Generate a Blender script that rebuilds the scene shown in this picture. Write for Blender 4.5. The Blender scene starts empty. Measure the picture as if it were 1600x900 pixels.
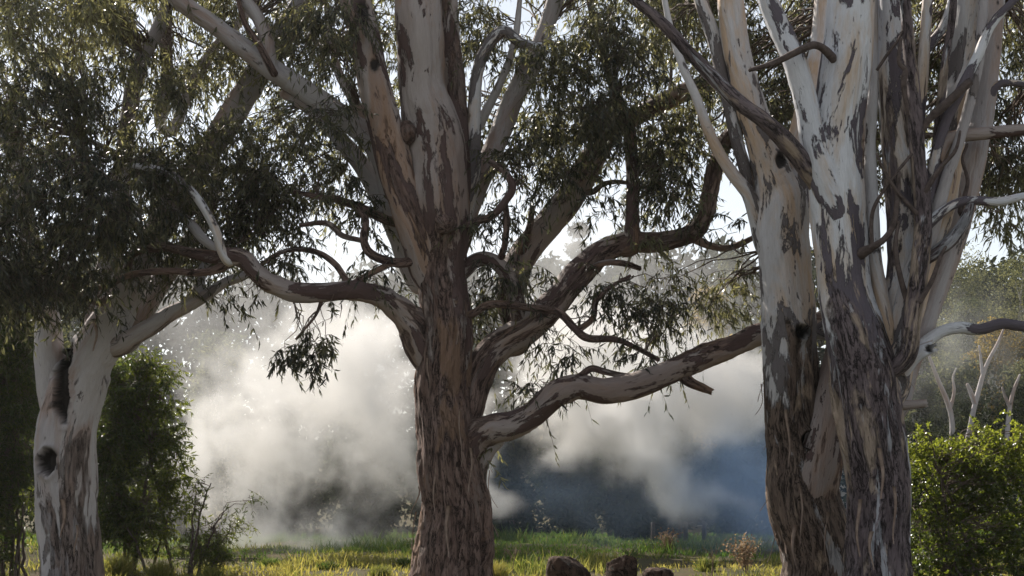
import bpy, math, random
import numpy as np
from mathutils import Vector

# ------------------------------------------------------------------ camera, sky, sun, exposure
R = math.radians
scene = bpy.context.scene
COL = scene.collection
F, HZ, CAMZ = 2200.0, 750.0, 1.6          # focal length and horizon in photo pixels (1600 wide), eye height

cam = bpy.data.cameras.new("camera")
cam.lens = 36.0 * F / 1600.0
cam.sensor_width = 36.0
cam.shift_y = (HZ - 450.0) / 1600.0
cam.clip_end = 3000
camo = bpy.data.objects.new("camera", cam)
COL.objects.link(camo)
camo.location = (0, 0, CAMZ)
camo.rotation_euler = (R(90), 0, 0)
scene.camera = camo

SUN_EL, SUN_AZ = R(36), R(-35)            # azimuth from the view direction, negative = left
world = bpy.data.worlds.new("World")
scene.world = world
world.use_nodes = True
wn = world.node_tree
wn.nodes.clear()
sky = wn.nodes.new("ShaderNodeTexSky")
sky.sky_type = 'NISHITA'
sky.sun_disc = False
sky.sun_elevation = SUN_EL
sky.sun_rotation = SUN_AZ
sky.air_density = 1.0
sky.dust_density = 0.3
bg = wn.nodes.new("ShaderNodeBackground")
bg.inputs["Strength"].default_value = 0.08
wo = wn.nodes.new("ShaderNodeOutputWorld")
hs = wn.nodes.new("ShaderNodeHueSaturation")     # smoke-greyed sky
hs.inputs["Saturation"].default_value = 0.36
wn.links.new(sky.outputs[0], hs.inputs["Color"])
wn.links.new(hs.outputs[0], bg.inputs[0])
wn.links.new(bg.outputs[0], wo.inputs[0])

sun = bpy.data.lights.new("sun", 'SUN')
sun.energy = 4.8
sun.angle = R(0.5)
sun.color = (1.0, 0.92, 0.82)
suno = bpy.data.objects.new("sun", sun)
COL.objects.link(suno)
sd = Vector((math.sin(SUN_AZ) * math.cos(SUN_EL), math.cos(SUN_AZ) * math.cos(SUN_EL), math.sin(SUN_EL)))
suno.rotation_euler = sd.to_track_quat('Z', 'Y').to_euler()
suno.location = (-10, 30, 25)

vs = scene.view_settings
vs.view_transform = 'Standard'
vs.look = 'None'
vs.exposure = 0.9
vs.gamma = 1.0
vs.use_curve_mapping = False
cy = scene.cycles
cy.use_denoising = True
try:
    cy.denoiser = 'OPENIMAGEDENOISE'
    cy.denoising_input_passes = 'RGB_ALBEDO_NORMAL'
except Exception:
    pass
cy.max_bounces = 8
cy.diffuse_bounces = 3
cy.glossy_bounces = 2
cy.transmission_bounces = 4
cy.volume_bounces = 6
cy.transparent_max_bounces = 8
cy.caustics_reflective = False
cy.caustics_refractive = False
cy.volume_step_rate = 2.0
cy.volume_max_steps = 256
cy.sample_clamp_indirect = 6

# ------------------------------------------------------------------ helpers
rng = np.random.default_rng(7)
random.seed(7)


def P(x, y, D):
    """a photo pixel at depth D metres -> a point of the place"""
    return np.array([(x - 800.0) / F * D, D, CAMZ + (HZ - y) / F * D])


def hash3(ix, iy, iz, seed):
    h = (ix.astype(np.uint32) * np.uint32(374761393) + iy.astype(np.uint32) * np.uint32(668265263)
         + iz.astype(np.uint32) * np.uint32(2147483647) + np.uint32((seed * 1274126177) & 0xffffffff))
    h = (h ^ (h >> np.uint32(13))) * np.uint32(1274126177)
    h = h ^ (h >> np.uint32(16))
    return (h & np.uint32(0xffffff)).astype(np.float64) / 0xffffff * 2 - 1


def vnoise(p, seed=0):
    i = np.floor(p).astype(np.int64)
    f = p - i
    u = f * f * (3 - 2 * f)
    i = i & 0xffffffff
    out = 0
    for dx in (0, 1):
        wx = u[..., 0] if dx else 1 - u[..., 0]
        for dy in (0, 1):
            wy = u[..., 1] if dy else 1 - u[..., 1]
            for dz in (0, 1):
                wz = u[..., 2] if dz else 1 - u[..., 2]
                out = out + wx * wy * wz * hash3(i[..., 0] + dx, i[..., 1] + dy, i[..., 2] + dz, seed)
    return out


def fbm(p, octv=4, seed=0, gain=0.5):
    a, s, out, n = 1.0, 1.0, 0, 0
    for k in range(octv):
        out = out + a * vnoise(p * s, seed + k * 17)
        n += a
        a *= gain
        s *= 2.03
    return out / n


def mesh_np(name, verts, faces, mat=None, attrs=None, smooth=True):
    """faces: (n,k) int array, or a list of such arrays"""
    if not isinstance(faces, (list, tuple)):
        faces = [faces]
    faces = [np.asarray(f, np.int64) for f in faces if len(f)]
    me = bpy.data.meshes.new(name)
    verts = np.asarray(verts, np.float32)
    me.vertices.add(len(verts))
    me.vertices.foreach_set("co", verts.ravel())
    idx = np.concatenate([f.ravel() for f in faces]).astype(np.int32)
    tot = np.concatenate([np.full(len(f), f.shape[1], np.int32) for f in faces])
    st = np.concatenate([[0], np.cumsum(tot)[:-1]]).astype(np.int32)
    me.loops.add(len(idx))
    me.loops.foreach_set("vertex_index", idx)
    me.polygons.add(len(tot))
    me.polygons.foreach_set("loop_start", st)
    me.polygons.foreach_set("loop_total", tot)
    me.polygons.foreach_set("use_smooth", np.full(len(tot), bool(smooth)))
    for k, v in (attrs or {}).items():
        v = np.asarray(v, np.float32)
        a = me.attributes.new(k, 'FLOAT_VECTOR' if v.ndim == 2 else 'FLOAT', 'POINT')
        a.data.foreach_set("vector" if v.ndim == 2 else "value", v.ravel())
    me.update(calc_edges=True)
    me.validate()
    if mat:
        me.materials.append(mat)
    return me


def obj(name, me, parent=None, label=None, cat=None, group=None, kind=None):
    o = bpy.data.objects.new(name, me)
    COL.objects.link(o)
    if parent is not None:
        o.parent = parent
        if me is not None:
            o.location = -parent.location      # part meshes are written in world metres
    for k, v in (("label", label), ("category", cat), ("group", group), ("kind", kind)):
        if v:
            o[k] = v
    return o


def thing(name, loc, label, cat, group=None):
    o = bpy.data.objects.new(name, None)
    o.empty_display_size = 0.3
    COL.objects.link(o)
    o.location = tuple(float(c) for c in loc)
    o["label"] = label
    o["category"] = cat
    if group:
        o["group"] = group
    return o


# ------------------------------------------------------------------ materials
class NB:
    def __init__(self, name):
        self.m = bpy.data.materials.new(name)
        self.m.use_nodes = True
        self.t = self.m.node_tree
        self.t.nodes.clear()
        self.out = self.n("ShaderNodeOutputMaterial")

    def n(self, typ, **kw):
        nd = self.t.nodes.new(typ)
        for k, v in kw.items():
            setattr(nd, k, v)
        return nd

    def l(self, a, b):
        self.t.links.new(a, b)

    def put(self, sock, v):
        if hasattr(v, "is_output") or isinstance(v, bpy.types.NodeSocket):
            self.l(v, sock)
        else:
            sock.default_value = v

    def attr(self, name, vec=False):
        a = self.n("ShaderNodeAttribute", attribute_name=name)
        return a.outputs["Vector"] if vec else a.outputs["Fac"]

    def scale(self, v, s, off=(0, 0, 0)):
        m = self.n("ShaderNodeMapping")
        self.put(m.inputs["Vector"], v)
        m.inputs["Scale"].default_value = s
        m.inputs["Location"].default_value = off
        return m.outputs[0]

    def noise(self, v, sc, det=4, rough=0.55, dist=0.0):
        t = self.n("ShaderNodeTexNoise")
        self.put(t.inputs["Vector"], v)
        t.inputs["Scale"].default_value = sc
        t.inputs["Detail"].default_value = det
        t.inputs["Roughness"].default_value = rough
        t.inputs["Distortion"].default_value = dist
        return t.outputs["Fac"]

    def math(self, op, a, b=0.0, c=0.0, clamp=False):
        m = self.n("ShaderNodeMath", operation=op, use_clamp=clamp)
        self.put(m.inputs[0], a)
        self.put(m.inputs[1], b)
        self.put(m.inputs[2], c)
        return m.outputs[0]

    def step(self, v, lo, hi):
        m = self.n("ShaderNodeMapRange", clamp=True)
        self.put(m.inputs[0], v)
        self.put(m.inputs[1], lo)
        self.put(m.inputs[2], hi)
        m.inputs[3].default_value = 0
        m.inputs[4].default_value = 1
        return m.outputs[0]

    def mix(self, f, a, b, blend='MIX'):
        m = self.n("ShaderNodeMix", data_type='RGBA', blend_type=blend)
        self.put(m.inputs[0], f)
        for i, v in ((6, a), (7, b)):
            self.put(m.inputs[i], (*v, 1) if isinstance(v, tuple) and len(v) == 3 else v)
        return m.outputs[2]

    def bump(self, h, strength=0.5, dist=0.02, nrm=None):
        b = self.n("ShaderNodeBump")
        b.inputs["Strength"].default_value = strength
        b.inputs["Distance"].default_value = dist
        self.put(b.inputs["Height"], h)
        if nrm is not None:
            self.l(nrm, b.inputs["Normal"])
        return b.outputs[0]

    def principled(self, col, rough=0.8, nrm=None, spec=0.3):
        p = self.n("ShaderNodeBsdfPrincipled")
        self.put(p.inputs["Base Color"], (*col, 1) if isinstance(col, tuple) and len(col) == 3 else col)
        self.put(p.inputs["Roughness"], rough)
        p.inputs["Specular IOR Level"].default_value = spec
        if nrm is not None:
            self.l(nrm, p.inputs["Normal"])
        return p.outputs[0]

    def surf(self, s):
        self.l(s, self.out.inputs["Surface"])
        return self.m


def bark_mat(name, pale, pale2, tan, dark, rough_a, rough_b, dark_amt=0.5, tan_amt=0.5):
    b = NB(name)
    co = b.attr("limbco", True)
    rg = b.attr("rough")
    ch = b.attr("char")
    # base: cool pale to pale2 in big soft drifts
    n0 = b.noise(b.scale(co, (1.4, 1.4, 0.35)), 1.0, 4, 0.55, 0.3)
    col = b.mix(b.step(n0, 0.40, 0.60), pale, pale2)
    # tan sheets where old bark just left, hard edged
    n1 = b.noise(b.scale(co, (2.6, 2.6, 0.55), (7.3, 1.1, 3.3)), 1.0, 7, 0.62, 0.5)
    m1 = b.step(n1, 0.57 - 0.2 * tan_amt, 0.70 - 0.2 * tan_amt)
    col = b.mix(m1, col, tan)
    # dark old plates, hard ragged edges, stretched along the limb
    n2 = b.noise(b.scale(co, (3.5, 3.5, 1.05), (1.3, 9.1, 0.7)), 1.0, 9, 0.68, 0.35)
    thr = b.math('SUBTRACT', 0.66 - 0.2 * dark_amt, b.math('MULTIPLY', rg, 0.10))
    m2 = b.step(b.math('SUBTRACT', n2, thr), -0.004, 0.010)
    dk = b.mix(b.noise(b.scale(co, (9, 9, 2.5)), 1.0, 5, 0.6), dark, tuple(c * 1.6 for c in dark))
    col = b.mix(m2, col, dk)
    # thin flecks
    n3 = b.noise(b.scale(co, (15, 15, 2.6), (4, 4, 4)), 1.0, 6, 0.68, 0.3)
    m3 = b.step(n3, 0.625, 0.655)
    col = b.mix(b.math('MULTIPLY', m3, 0.75), col, dark)
    # rough fibrous bark
    n4 = b.noise(b.scale(co, (10, 10, 2.0), (2, 5, 8)), 1.0, 7, 0.7, 0.5)
    n5 = b.noise(b.scale(co, (30, 30, 6.0), (2, 5, 8)), 1.0, 5, 0.7, 0.3)
    rcol = b.mix(b.step(n4, 0.40, 0.60), rough_a, rough_b)
    rcol = b.mix(b.step(n5, 0.50, 0.38), rcol, tuple(c * 0.40 for c in rough_a))
    n8 = b.noise(b.scale(co, (6.5, 6.5, 1.25), (6, 1, 2)), 1.0, 8, 0.72, 0.8)
    crack = b.step(b.math('ABSOLUTE', b.math('SUBTRACT', n8, 0.5)), 0.020, 0.004)
    rcol = b.mix(b.math('MULTIPLY', crack, 0.85), rcol, (0.018, 0.013, 0.011))
    n9 = b.noise(b.scale(co, (5, 5, 0.8), (1, 8, 5)), 1.0, 7, 0.65, 0.5)
    rcol = b.mix(b.math('MULTIPLY', b.step(n9, 0.575, 0.60), 0.8), rcol, pale2)
    n6 = b.noise(b.scale(co, (3.0, 3.0, 0.7), (3, 3, 1)), 1.0, 6, 0.6, 0.4)
    rcol = b.mix(b.math('MULTIPLY', b.step(n6, 0.56, 0.60), 0.75), rcol, tan)
    rm = b.math('ADD', b.math('MULTIPLY', rg, 1.25), b.math('MULTIPLY', b.math('SUBTRACT', n1, 0.5), 2.6))
    rmask = b.step(rm, 0.50, 0.60)
    col = b.mix(rmask, col, rcol)
    # fine mottling, weather streaks
    n7 = b.noise(b.scale(co, (60, 60, 9)), 1.0, 3, 0.6)
    col = b.mix(0.55, col, b.mix(n7, (0.45, 0.44, 0.43), (1.0, 1.0, 1.0)), 'MULTIPLY')
    col = b.mix(ch, col, (0.012, 0.010, 0.009))
    # relief
    h = b.math('ADD', b.math('MULTIPLY', m2, 1.6), b.math('MULTIPLY', n7, 0.4))
    h = b.math('SUBTRACT', h, b.math('MULTIPLY', m1, 0.25))
    hr = b.math('ADD', b.math('MULTIPLY', n4, 2.2), b.math('MULTIPLY', n5, 1.6))
    hr = b.math('SUBTRACT', hr, b.math('MULTIPLY', crack, 1.6))
    hh = b.n("ShaderNodeMix", data_type='FLOAT')
    b.l(rmask, hh.inputs[0]); b.l(h, hh.inputs[2]); b.l(hr, hh.inputs[3])
    nrm = b.bump(hh.outputs[0], 1.0, 0.035)
    return b.surf(b.principled(col, 0.78, nrm, 0.25))


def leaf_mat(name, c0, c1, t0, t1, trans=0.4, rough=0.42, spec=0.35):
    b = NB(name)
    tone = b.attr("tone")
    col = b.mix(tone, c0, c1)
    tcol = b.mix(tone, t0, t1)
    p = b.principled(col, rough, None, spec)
    t = b.n("ShaderNodeBsdfTranslucent")
    b.l(tcol, t.inputs[0])
    m = b.n("ShaderNodeMixShader")
    m.inputs[0].default_value = trans
    b.l(p, m.inputs[1]); b.l(t.outputs[0], m.inputs[2])
    return b.surf(m.outputs[0])


def plain_mat(name, c0, c1, sc=6.0, rough=0.9, bump=0.6, bd=0.02):
    b = NB(name)
    g = b.n("ShaderNodeTexCoord").outputs["Object"]
    n = b.noise(g, sc, 6, 0.65, 0.2)
    col = b.mix(b.step(n, 0.35, 0.65), c0, c1)
    return b.surf(b.principled(col, rough, b.bump(n, bump, bd), 0.2))


M = {}
M['bark_centre'] = bark_mat("bark_centre", (0.42, 0.37, 0.35), (0.28, 0.215, 0.188), (0.34, 0.215, 0.145), (0.085, 0.055, 0.05),
                            (0.19, 0.122, 0.10), (0.36, 0.25, 0.21), 0.58, 0.5)
M['bark_pale'] = bark_mat("bark_pale", (0.52, 0.49, 0.49), (0.41, 0.38, 0.385), (0.38, 0.285, 0.245), (0.16, 0.14, 0.135),
                          (0.22, 0.165, 0.145), (0.36, 0.29, 0.265), 0.24, 0.42)
M['bark_right'] = bark_mat("bark_right", (0.80, 0.81, 0.84), (0.66, 0.67, 0.715), (0.66, 0.52, 0.40), (0.105, 0.09, 0.105),
                           (0.15, 0.115, 0.12), (0.30, 0.24, 0.245), 0.62, 0.5)
M['bark_rear'] = bark_mat("bark_rear", (0.70, 0.69, 0.71), (0.56, 0.54, 0.54), (0.62, 0.46, 0.33), (0.13, 0.115, 0.115),
                          (0.17, 0.12, 0.095), (0.28, 0.205, 0.16), 0.52, 0.50)
M['bark_dark'] = plain_mat("bark_dark", (0.06, 0.045, 0.04), (0.13, 0.10, 0.09), 14, 0.9, 0.8)
M['bark_far'] = plain_mat("bark_far", (0.55, 0.53, 0.50), (0.34, 0.31, 0.28), 1.5, 0.9, 0.3)
M['strip'] = plain_mat("strip", (0.20, 0.14, 0.11), (0.33, 0.25, 0.20), 9, 0.85, 0.6)
M['twig'] = plain_mat("twig", (0.10, 0.075, 0.06), (0.17, 0.13, 0.11), 20, 0.85, 0.3)
M['leaf_gum'] = leaf_mat("leaf_gum", (0.022, 0.026, 0.018), (0.150, 0.155, 0.100), (0.045, 0.052, 0.022), (0.55, 0.52, 0.20), 0.42, 0.36, 0.5)
M['leaf_shrub'] = leaf_mat("leaf_shrub", (0.026, 0.042, 0.015), (0.095, 0.120, 0.030), (0.08, 0.12, 0.02), (0.36, 0.40, 0.05), 0.42)
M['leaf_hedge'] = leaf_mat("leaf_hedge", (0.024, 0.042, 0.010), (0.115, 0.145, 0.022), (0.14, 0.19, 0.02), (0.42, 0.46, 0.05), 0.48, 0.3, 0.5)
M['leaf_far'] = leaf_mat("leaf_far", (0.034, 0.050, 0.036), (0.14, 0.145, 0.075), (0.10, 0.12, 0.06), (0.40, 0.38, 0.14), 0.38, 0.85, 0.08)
M['leaf_dark'] = leaf_mat("leaf_dark", (0.014, 0.022, 0.014), (0.035, 0.045, 0.022), (0.02, 0.03, 0.01), (0.05, 0.06, 0.02), 0.2, 0.9, 0.05)
M['leaf_gold'] = leaf_mat("leaf_gold", (0.06, 0.06, 0.02), (0.26, 0.17, 0.03), (0.15, 0.12, 0.02), (0.55, 0.36, 0.05), 0.45, 0.5)
M['grass'] = leaf_mat("grass", (0.045, 0.078, 0.018), (0.25, 0.215, 0.065), (0.09, 0.17, 0.025), (0.52, 0.44, 0.10), 0.45, 0.6, 0.2)
M['weed'] = plain_mat("weed", (0.12, 0.085, 0.055), (0.24, 0.18, 0.12), 20, 0.9, 0.3)
M['seed'] = leaf_mat("seed", (0.12, 0.07, 0.04), (0.34, 0.24, 0.16), (0.2, 0.12, 0.06), (0.45, 0.33, 0.2), 0.35, 0.7)
M['post'] = plain_mat("post", (0.022, 0.018, 0.016), (0.055, 0.046, 0.042), 25, 0.9, 0.5)
def rock_mat():
    b = NB("rock")
    g = b.n("ShaderNodeTexCoord").outputs["Object"]
    n = b.noise(g, 6, 9, 0.72, 0.4)
    n2 = b.noise(g, 28, 6, 0.7)
    cr = b.step(b.math('ABSOLUTE', b.math('SUBTRACT', b.noise(g, 3.2, 7, 0.65, 0.8), 0.5)), 0.018, 0.003)
    col = b.mix(b.step(n, 0.38, 0.62), (0.040, 0.025, 0.019), (0.12, 0.076, 0.057))
    col = b.mix(b.math('MULTIPLY', b.step(b.noise(g, 11, 5, 0.7), 0.60, 0.66), 0.8), col, (0.15, 0.145, 0.12))
    col = b.mix(cr, col, (0.008, 0.006, 0.005))
    h = b.math('SUBTRACT', b.math('ADD', b.math('MULTIPLY', n, 1.5), b.math('MULTIPLY', n2, 0.5)), cr)
    return b.surf(b.principled(col, 0.92, b.bump(h, 1.0, 0.04), 0.15))


M['rock'] = rock_mat()

# ------------------------------------------------------------------ ground
def ground_z(x, y):
    z = 0.10 * fbm(np.stack([x * 0.12, y * 0.12, x * 0 + 3.3], -1), 3, 5)
    z = z * np.clip((y - 6) / 14, 0.2, 1)
    # litter mound on the far left
    z = z + 0.55 * np.exp(-(((x + 8.3) / 1.4) ** 2 + ((y - 23.0) / 2.0) ** 2))
    # the paddock falls away towards the wood
    z = z - 0.12 * np.clip((y - 28) / 10, 0, 1) - 0.30 * np.clip((y - 37) / 10, 0, 1) + 0.05 * np.exp(-((y - 35) / 3) ** 2) * fbm(np.stack([x * 0.35, y * 0.3, x * 0], -1), 3, 9)
    z = z + 0.16 * np.clip((y - 25) / 6, 0, 1) * np.clip((48 - y) / 6, 0, 1) * fbm(np.stack([x * 0.55, y * 0.45, x * 0 + 7], -1), 3, 15)
    # hill on the right, far away
    z = z + 9.0 / (1 + np.exp(-(y - 82) / 9)) / (1 + np.exp(-(x - 4) / 8)) + 7.0 / (1 + np.exp(-(y - 130) / 20))
    return z


def build_ground():
    xs = np.concatenate([np.linspace(-260, -30, 30), np.linspace(-29.6, 40, 200), np.linspace(44, 260, 30)])
    ys = np.concatenate([np.linspace(-60, 0, 10), np.linspace(0.5, 60, 200), np.linspace(62, 160, 40), np.linspace(170, 420, 30)])
    X, Y = np.meshgrid(xs, ys, indexing='ij')
    Z = ground_z(X, Y)
    V = np.stack([X, Y, Z], -1).reshape(-1, 3)
    ny = len(ys)
    i = (np.arange(len(xs) - 1)[:, None] * ny + np.arange(ny - 1)[None]).ravel()
    b = NB("ground_soil")
    g = b.n("ShaderNodeTexCoord").outputs["Object"]
    n = b.noise(g, 0.35, 6, 0.6)
    n2 = b.noise(g, 9, 5, 0.7)
    col = b.mix(b.step(n, 0.4, 0.6), (0.035, 0.045, 0.015), (0.085, 0.072, 0.03))
    col = b.mix(b.step(n2, 0.45, 0.65), col, (0.085, 0.055, 0.035))
    mt = b.surf(b.principled(col, 0.95, b.bump(n2, 0.8, 0.05), 0.1))
    me = mesh_np("ground", V, np.stack([i, i + ny, i + ny + 1, i + 1], -1), mt)
    obj("ground", me, kind="structure", label="grassy paddock floor with dry yellow and green patches", cat="ground")


build_ground()

# ------------------------------------------------------------------ limbs
def catmull(pts, step):
    pts = np.asarray(pts, float)
    p = np.vstack([2 * pts[0] - pts[1], pts, 2 * pts[-1] - pts[-2]])
    out = []
    for k in range(1, len(p) - 2):
        d = np.linalg.norm(p[k + 1][:3] - p[k][:3])
        n = max(2, int(math.ceil(d / step)))
        t = np.linspace(0, 1, n, endpoint=False)[:, None]
        a, b_, c, e = p[k - 1], p[k], p[k + 1], p[k + 2]
        out.append(0.5 * ((2 * b_) + (-a + c) * t + (2 * a - 5 * b_ + 4 * c - e) * t ** 2 + (-a + 3 * b_ - 3 * c + e) * t ** 3))
    out.append(pts[-1][None])
    return np.vstack(out)


def tube(path, rad, segs):
    T = np.gradient(path, axis=0)
    T /= np.linalg.norm(T, axis=1, keepdims=True) + 1e-9
    n = np.cross(T[0], [0.0, 1.0, 0.0])
    if np.linalg.norm(n) < 0.2:
        n = np.cross(T[0], [1.0, 0, 0])
    n /= np.linalg.norm(n)
    N = np.zeros_like(path)
    for k in range(len(path)):
        n = n - T[k] * np.dot(n, T[k])
        n /= np.linalg.norm(n) + 1e-9
        N[k] = n
    B = np.cross(T, N)
    a = np.arange(segs) / segs * 2 * math.pi
    return T, N, B, a


seedc = [0]


def limb_mesh(name, pts, D, mat, rough=0.0, lump=0.07, flute=0.0, dents=(), stub=False, res=None, base_flare=0.0, gnarl=1.0, ridge=1.0):
    """pts: (x, y, r_px[, depth offset m]) along the limb in photo pixels at depth D; rough: number or f(py)->0..1"""
    seedc[0] += 1
    sd_ = seedc[0]
    cp = []
    for q in pts:
        d = D + (q[3] if len(q) > 3 else 0.0)
        cp.append([*P(q[0], q[1], d), q[2] / F * d])
    rmax = max(c[3] for c in cp)
    step = res or min(0.06, max(0.03, rmax * 0.16))
    S = catmull(cp, step)
    path, rad = S[:, :3], np.maximum(S[:, 3], 0.006)
    s = np.concatenate([[0], np.cumsum(np.linalg.norm(np.diff(path, axis=0), axis=1))])
    # natural wobble of the centre line
    wob = np.stack([vnoise(np.stack([s * 1.3 + 31 * k, s * 0 + sd_, s * 0], -1), 3) for k in range(3)], -1)
    env = np.clip(s / 0.3, 0, 1)[:, None]
    path = path + wob * rad[:, None] * 0.16 * env * gnarl
    segs = int(np.clip(2 * math.pi * rmax / step, 8, 110))
    T, N, B, a = tube(path, rad, segs)
    ca, sa = np.cos(a), np.sin(a)
    dirs = N[:, None, :] * ca[None, :, None] + B[:, None, :] * sa[None, :, None]
    rr = np.repeat(rad[:, None], segs, 1)
    ss = np.repeat(s[:, None], segs, 1)
    unit = np.stack([np.repeat(ca[None], len(s), 0), np.repeat(sa[None], len(s), 0), ss / np.maximum(rr, 0.03) * 0.5], -1)
    rough_v = np.zeros_like(rr)
    zc = path[:, 2]
    py = HZ - (zc - CAMZ) * F / path[:, 1]
    if callable(rough):
        rough_v[:] = np.array([rough(v) for v in py])[:, None]
    else:
        rough_v[:] = rough
    disp = rr * lump * fbm(unit * np.array([1.1, 1.1, 0.8]) + sd_ * 5.1, 4, sd_)
    if flute:
        disp += rr * flute * fbm(np.stack([unit[..., 0] * 1.7, unit[..., 1] * 1.7, ss * 0.22], -1) + sd_, 3, sd_ + 3)
    lc = np.stack([rr * ca[None], rr * sa[None], ss], -1)
    lc = lc + np.array([sd_ * 3.17, sd_ * 1.91, sd_ * 2.3])
    # ridged fibrous bark relief and flaking plates
    rn = fbm(lc * np.array([10, 10, 1.7]), 4, 77)
    disp += rough_v * np.clip(rr, 0, 0.4) * 0.085 * (-np.abs(rn) * 2 + 0.5) * ridge
    pl = fbm(lc * np.array([5, 5, 1.4]), 4, 99)
    disp += np.clip(rr * 0.03, 0.001, 0.010) * (np.tanh(pl * 18))
    if base_flare:
        disp += rr * base_flare * np.exp(-ss / 0.35)
    V = path[:, None, :] + dirs * (rr + disp)[..., None]
    char = np.zeros_like(rr)
    for (dx, dy, rx, ry, dep, rim) in dents:
        px = 800 + V[..., 0] * F / V[..., 1]
        pyv = HZ - (V[..., 2] - CAMZ) * F / V[..., 1]
        front = (dirs[..., 1] < 0.25)
        wv = 0.5 * fbm(V * np.array([7.0, 7.0, 3.5]), 4, 55)
        q = np.sqrt(((px - dx) / rx) ** 2 + ((pyv - dy) / ry) ** 2) + wv
        inn = np.clip(1.15 - q, 0, 1)
        inn = np.where(front, np.clip(inn / 0.5, 0, 1), 0)
        inn = inn * inn * (3 - 2 * inn)
        V[..., 1] += dep * inn
        lip = np.where(front, np.exp(-((q - 1.25) / 0.22) ** 2), 0)
        V += dirs * (lip * rim)[..., None]
        char = np.maximum(char, np.clip(inn * 1.6 + 0.55 * np.exp(-((q - 1.1) / 0.3) ** 2) * (fbm(V * 9, 2, 5) > 0) * front - 0.05, 0, 1) * 0.96)
    if stub:
        V[-1] += T[-1][None] * (rng.random(segs)[:, None] - 0.3) * rad[-1] * 1.2
    nr = len(s)
    verts = V.reshape(-1, 3)
    i = np.arange(nr - 1)[:, None] * segs
    j = np.arange(segs)[None]
    j2 = (j + 1) % segs
    quads = np.stack([i + j, i + j2, i + segs + j2, i + segs + j], -1).reshape(-1, 4)
    tip = path[-1] + T[-1] * (rad[-1] * (0.1 if stub else 0.6))
    verts = np.vstack([verts, tip])
    k = (nr - 1) * segs
    tris = np.stack([k + np.arange(segs), k + (np.arange(segs) + 1) % segs, np.full(segs, nr * segs)], -1)
    lcf = np.vstack([lc.reshape(-1, 3), lc[-1].mean(0)])
    rv = np.append(rough_v.ravel(), rough_v.flat[-1])
    cv = np.append(char.ravel(), 0)
    me = mesh_np(name, verts, [quads, tris], mat, {"limbco": lcf, "rough": rv, "char": cv})
    return me, path, rad


# ------------------------------------------------------------------ foliage
def nrmz(v):
    return v / (np.linalg.norm(v, axis=-1, keepdims=True) + 1e-9)


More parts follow.
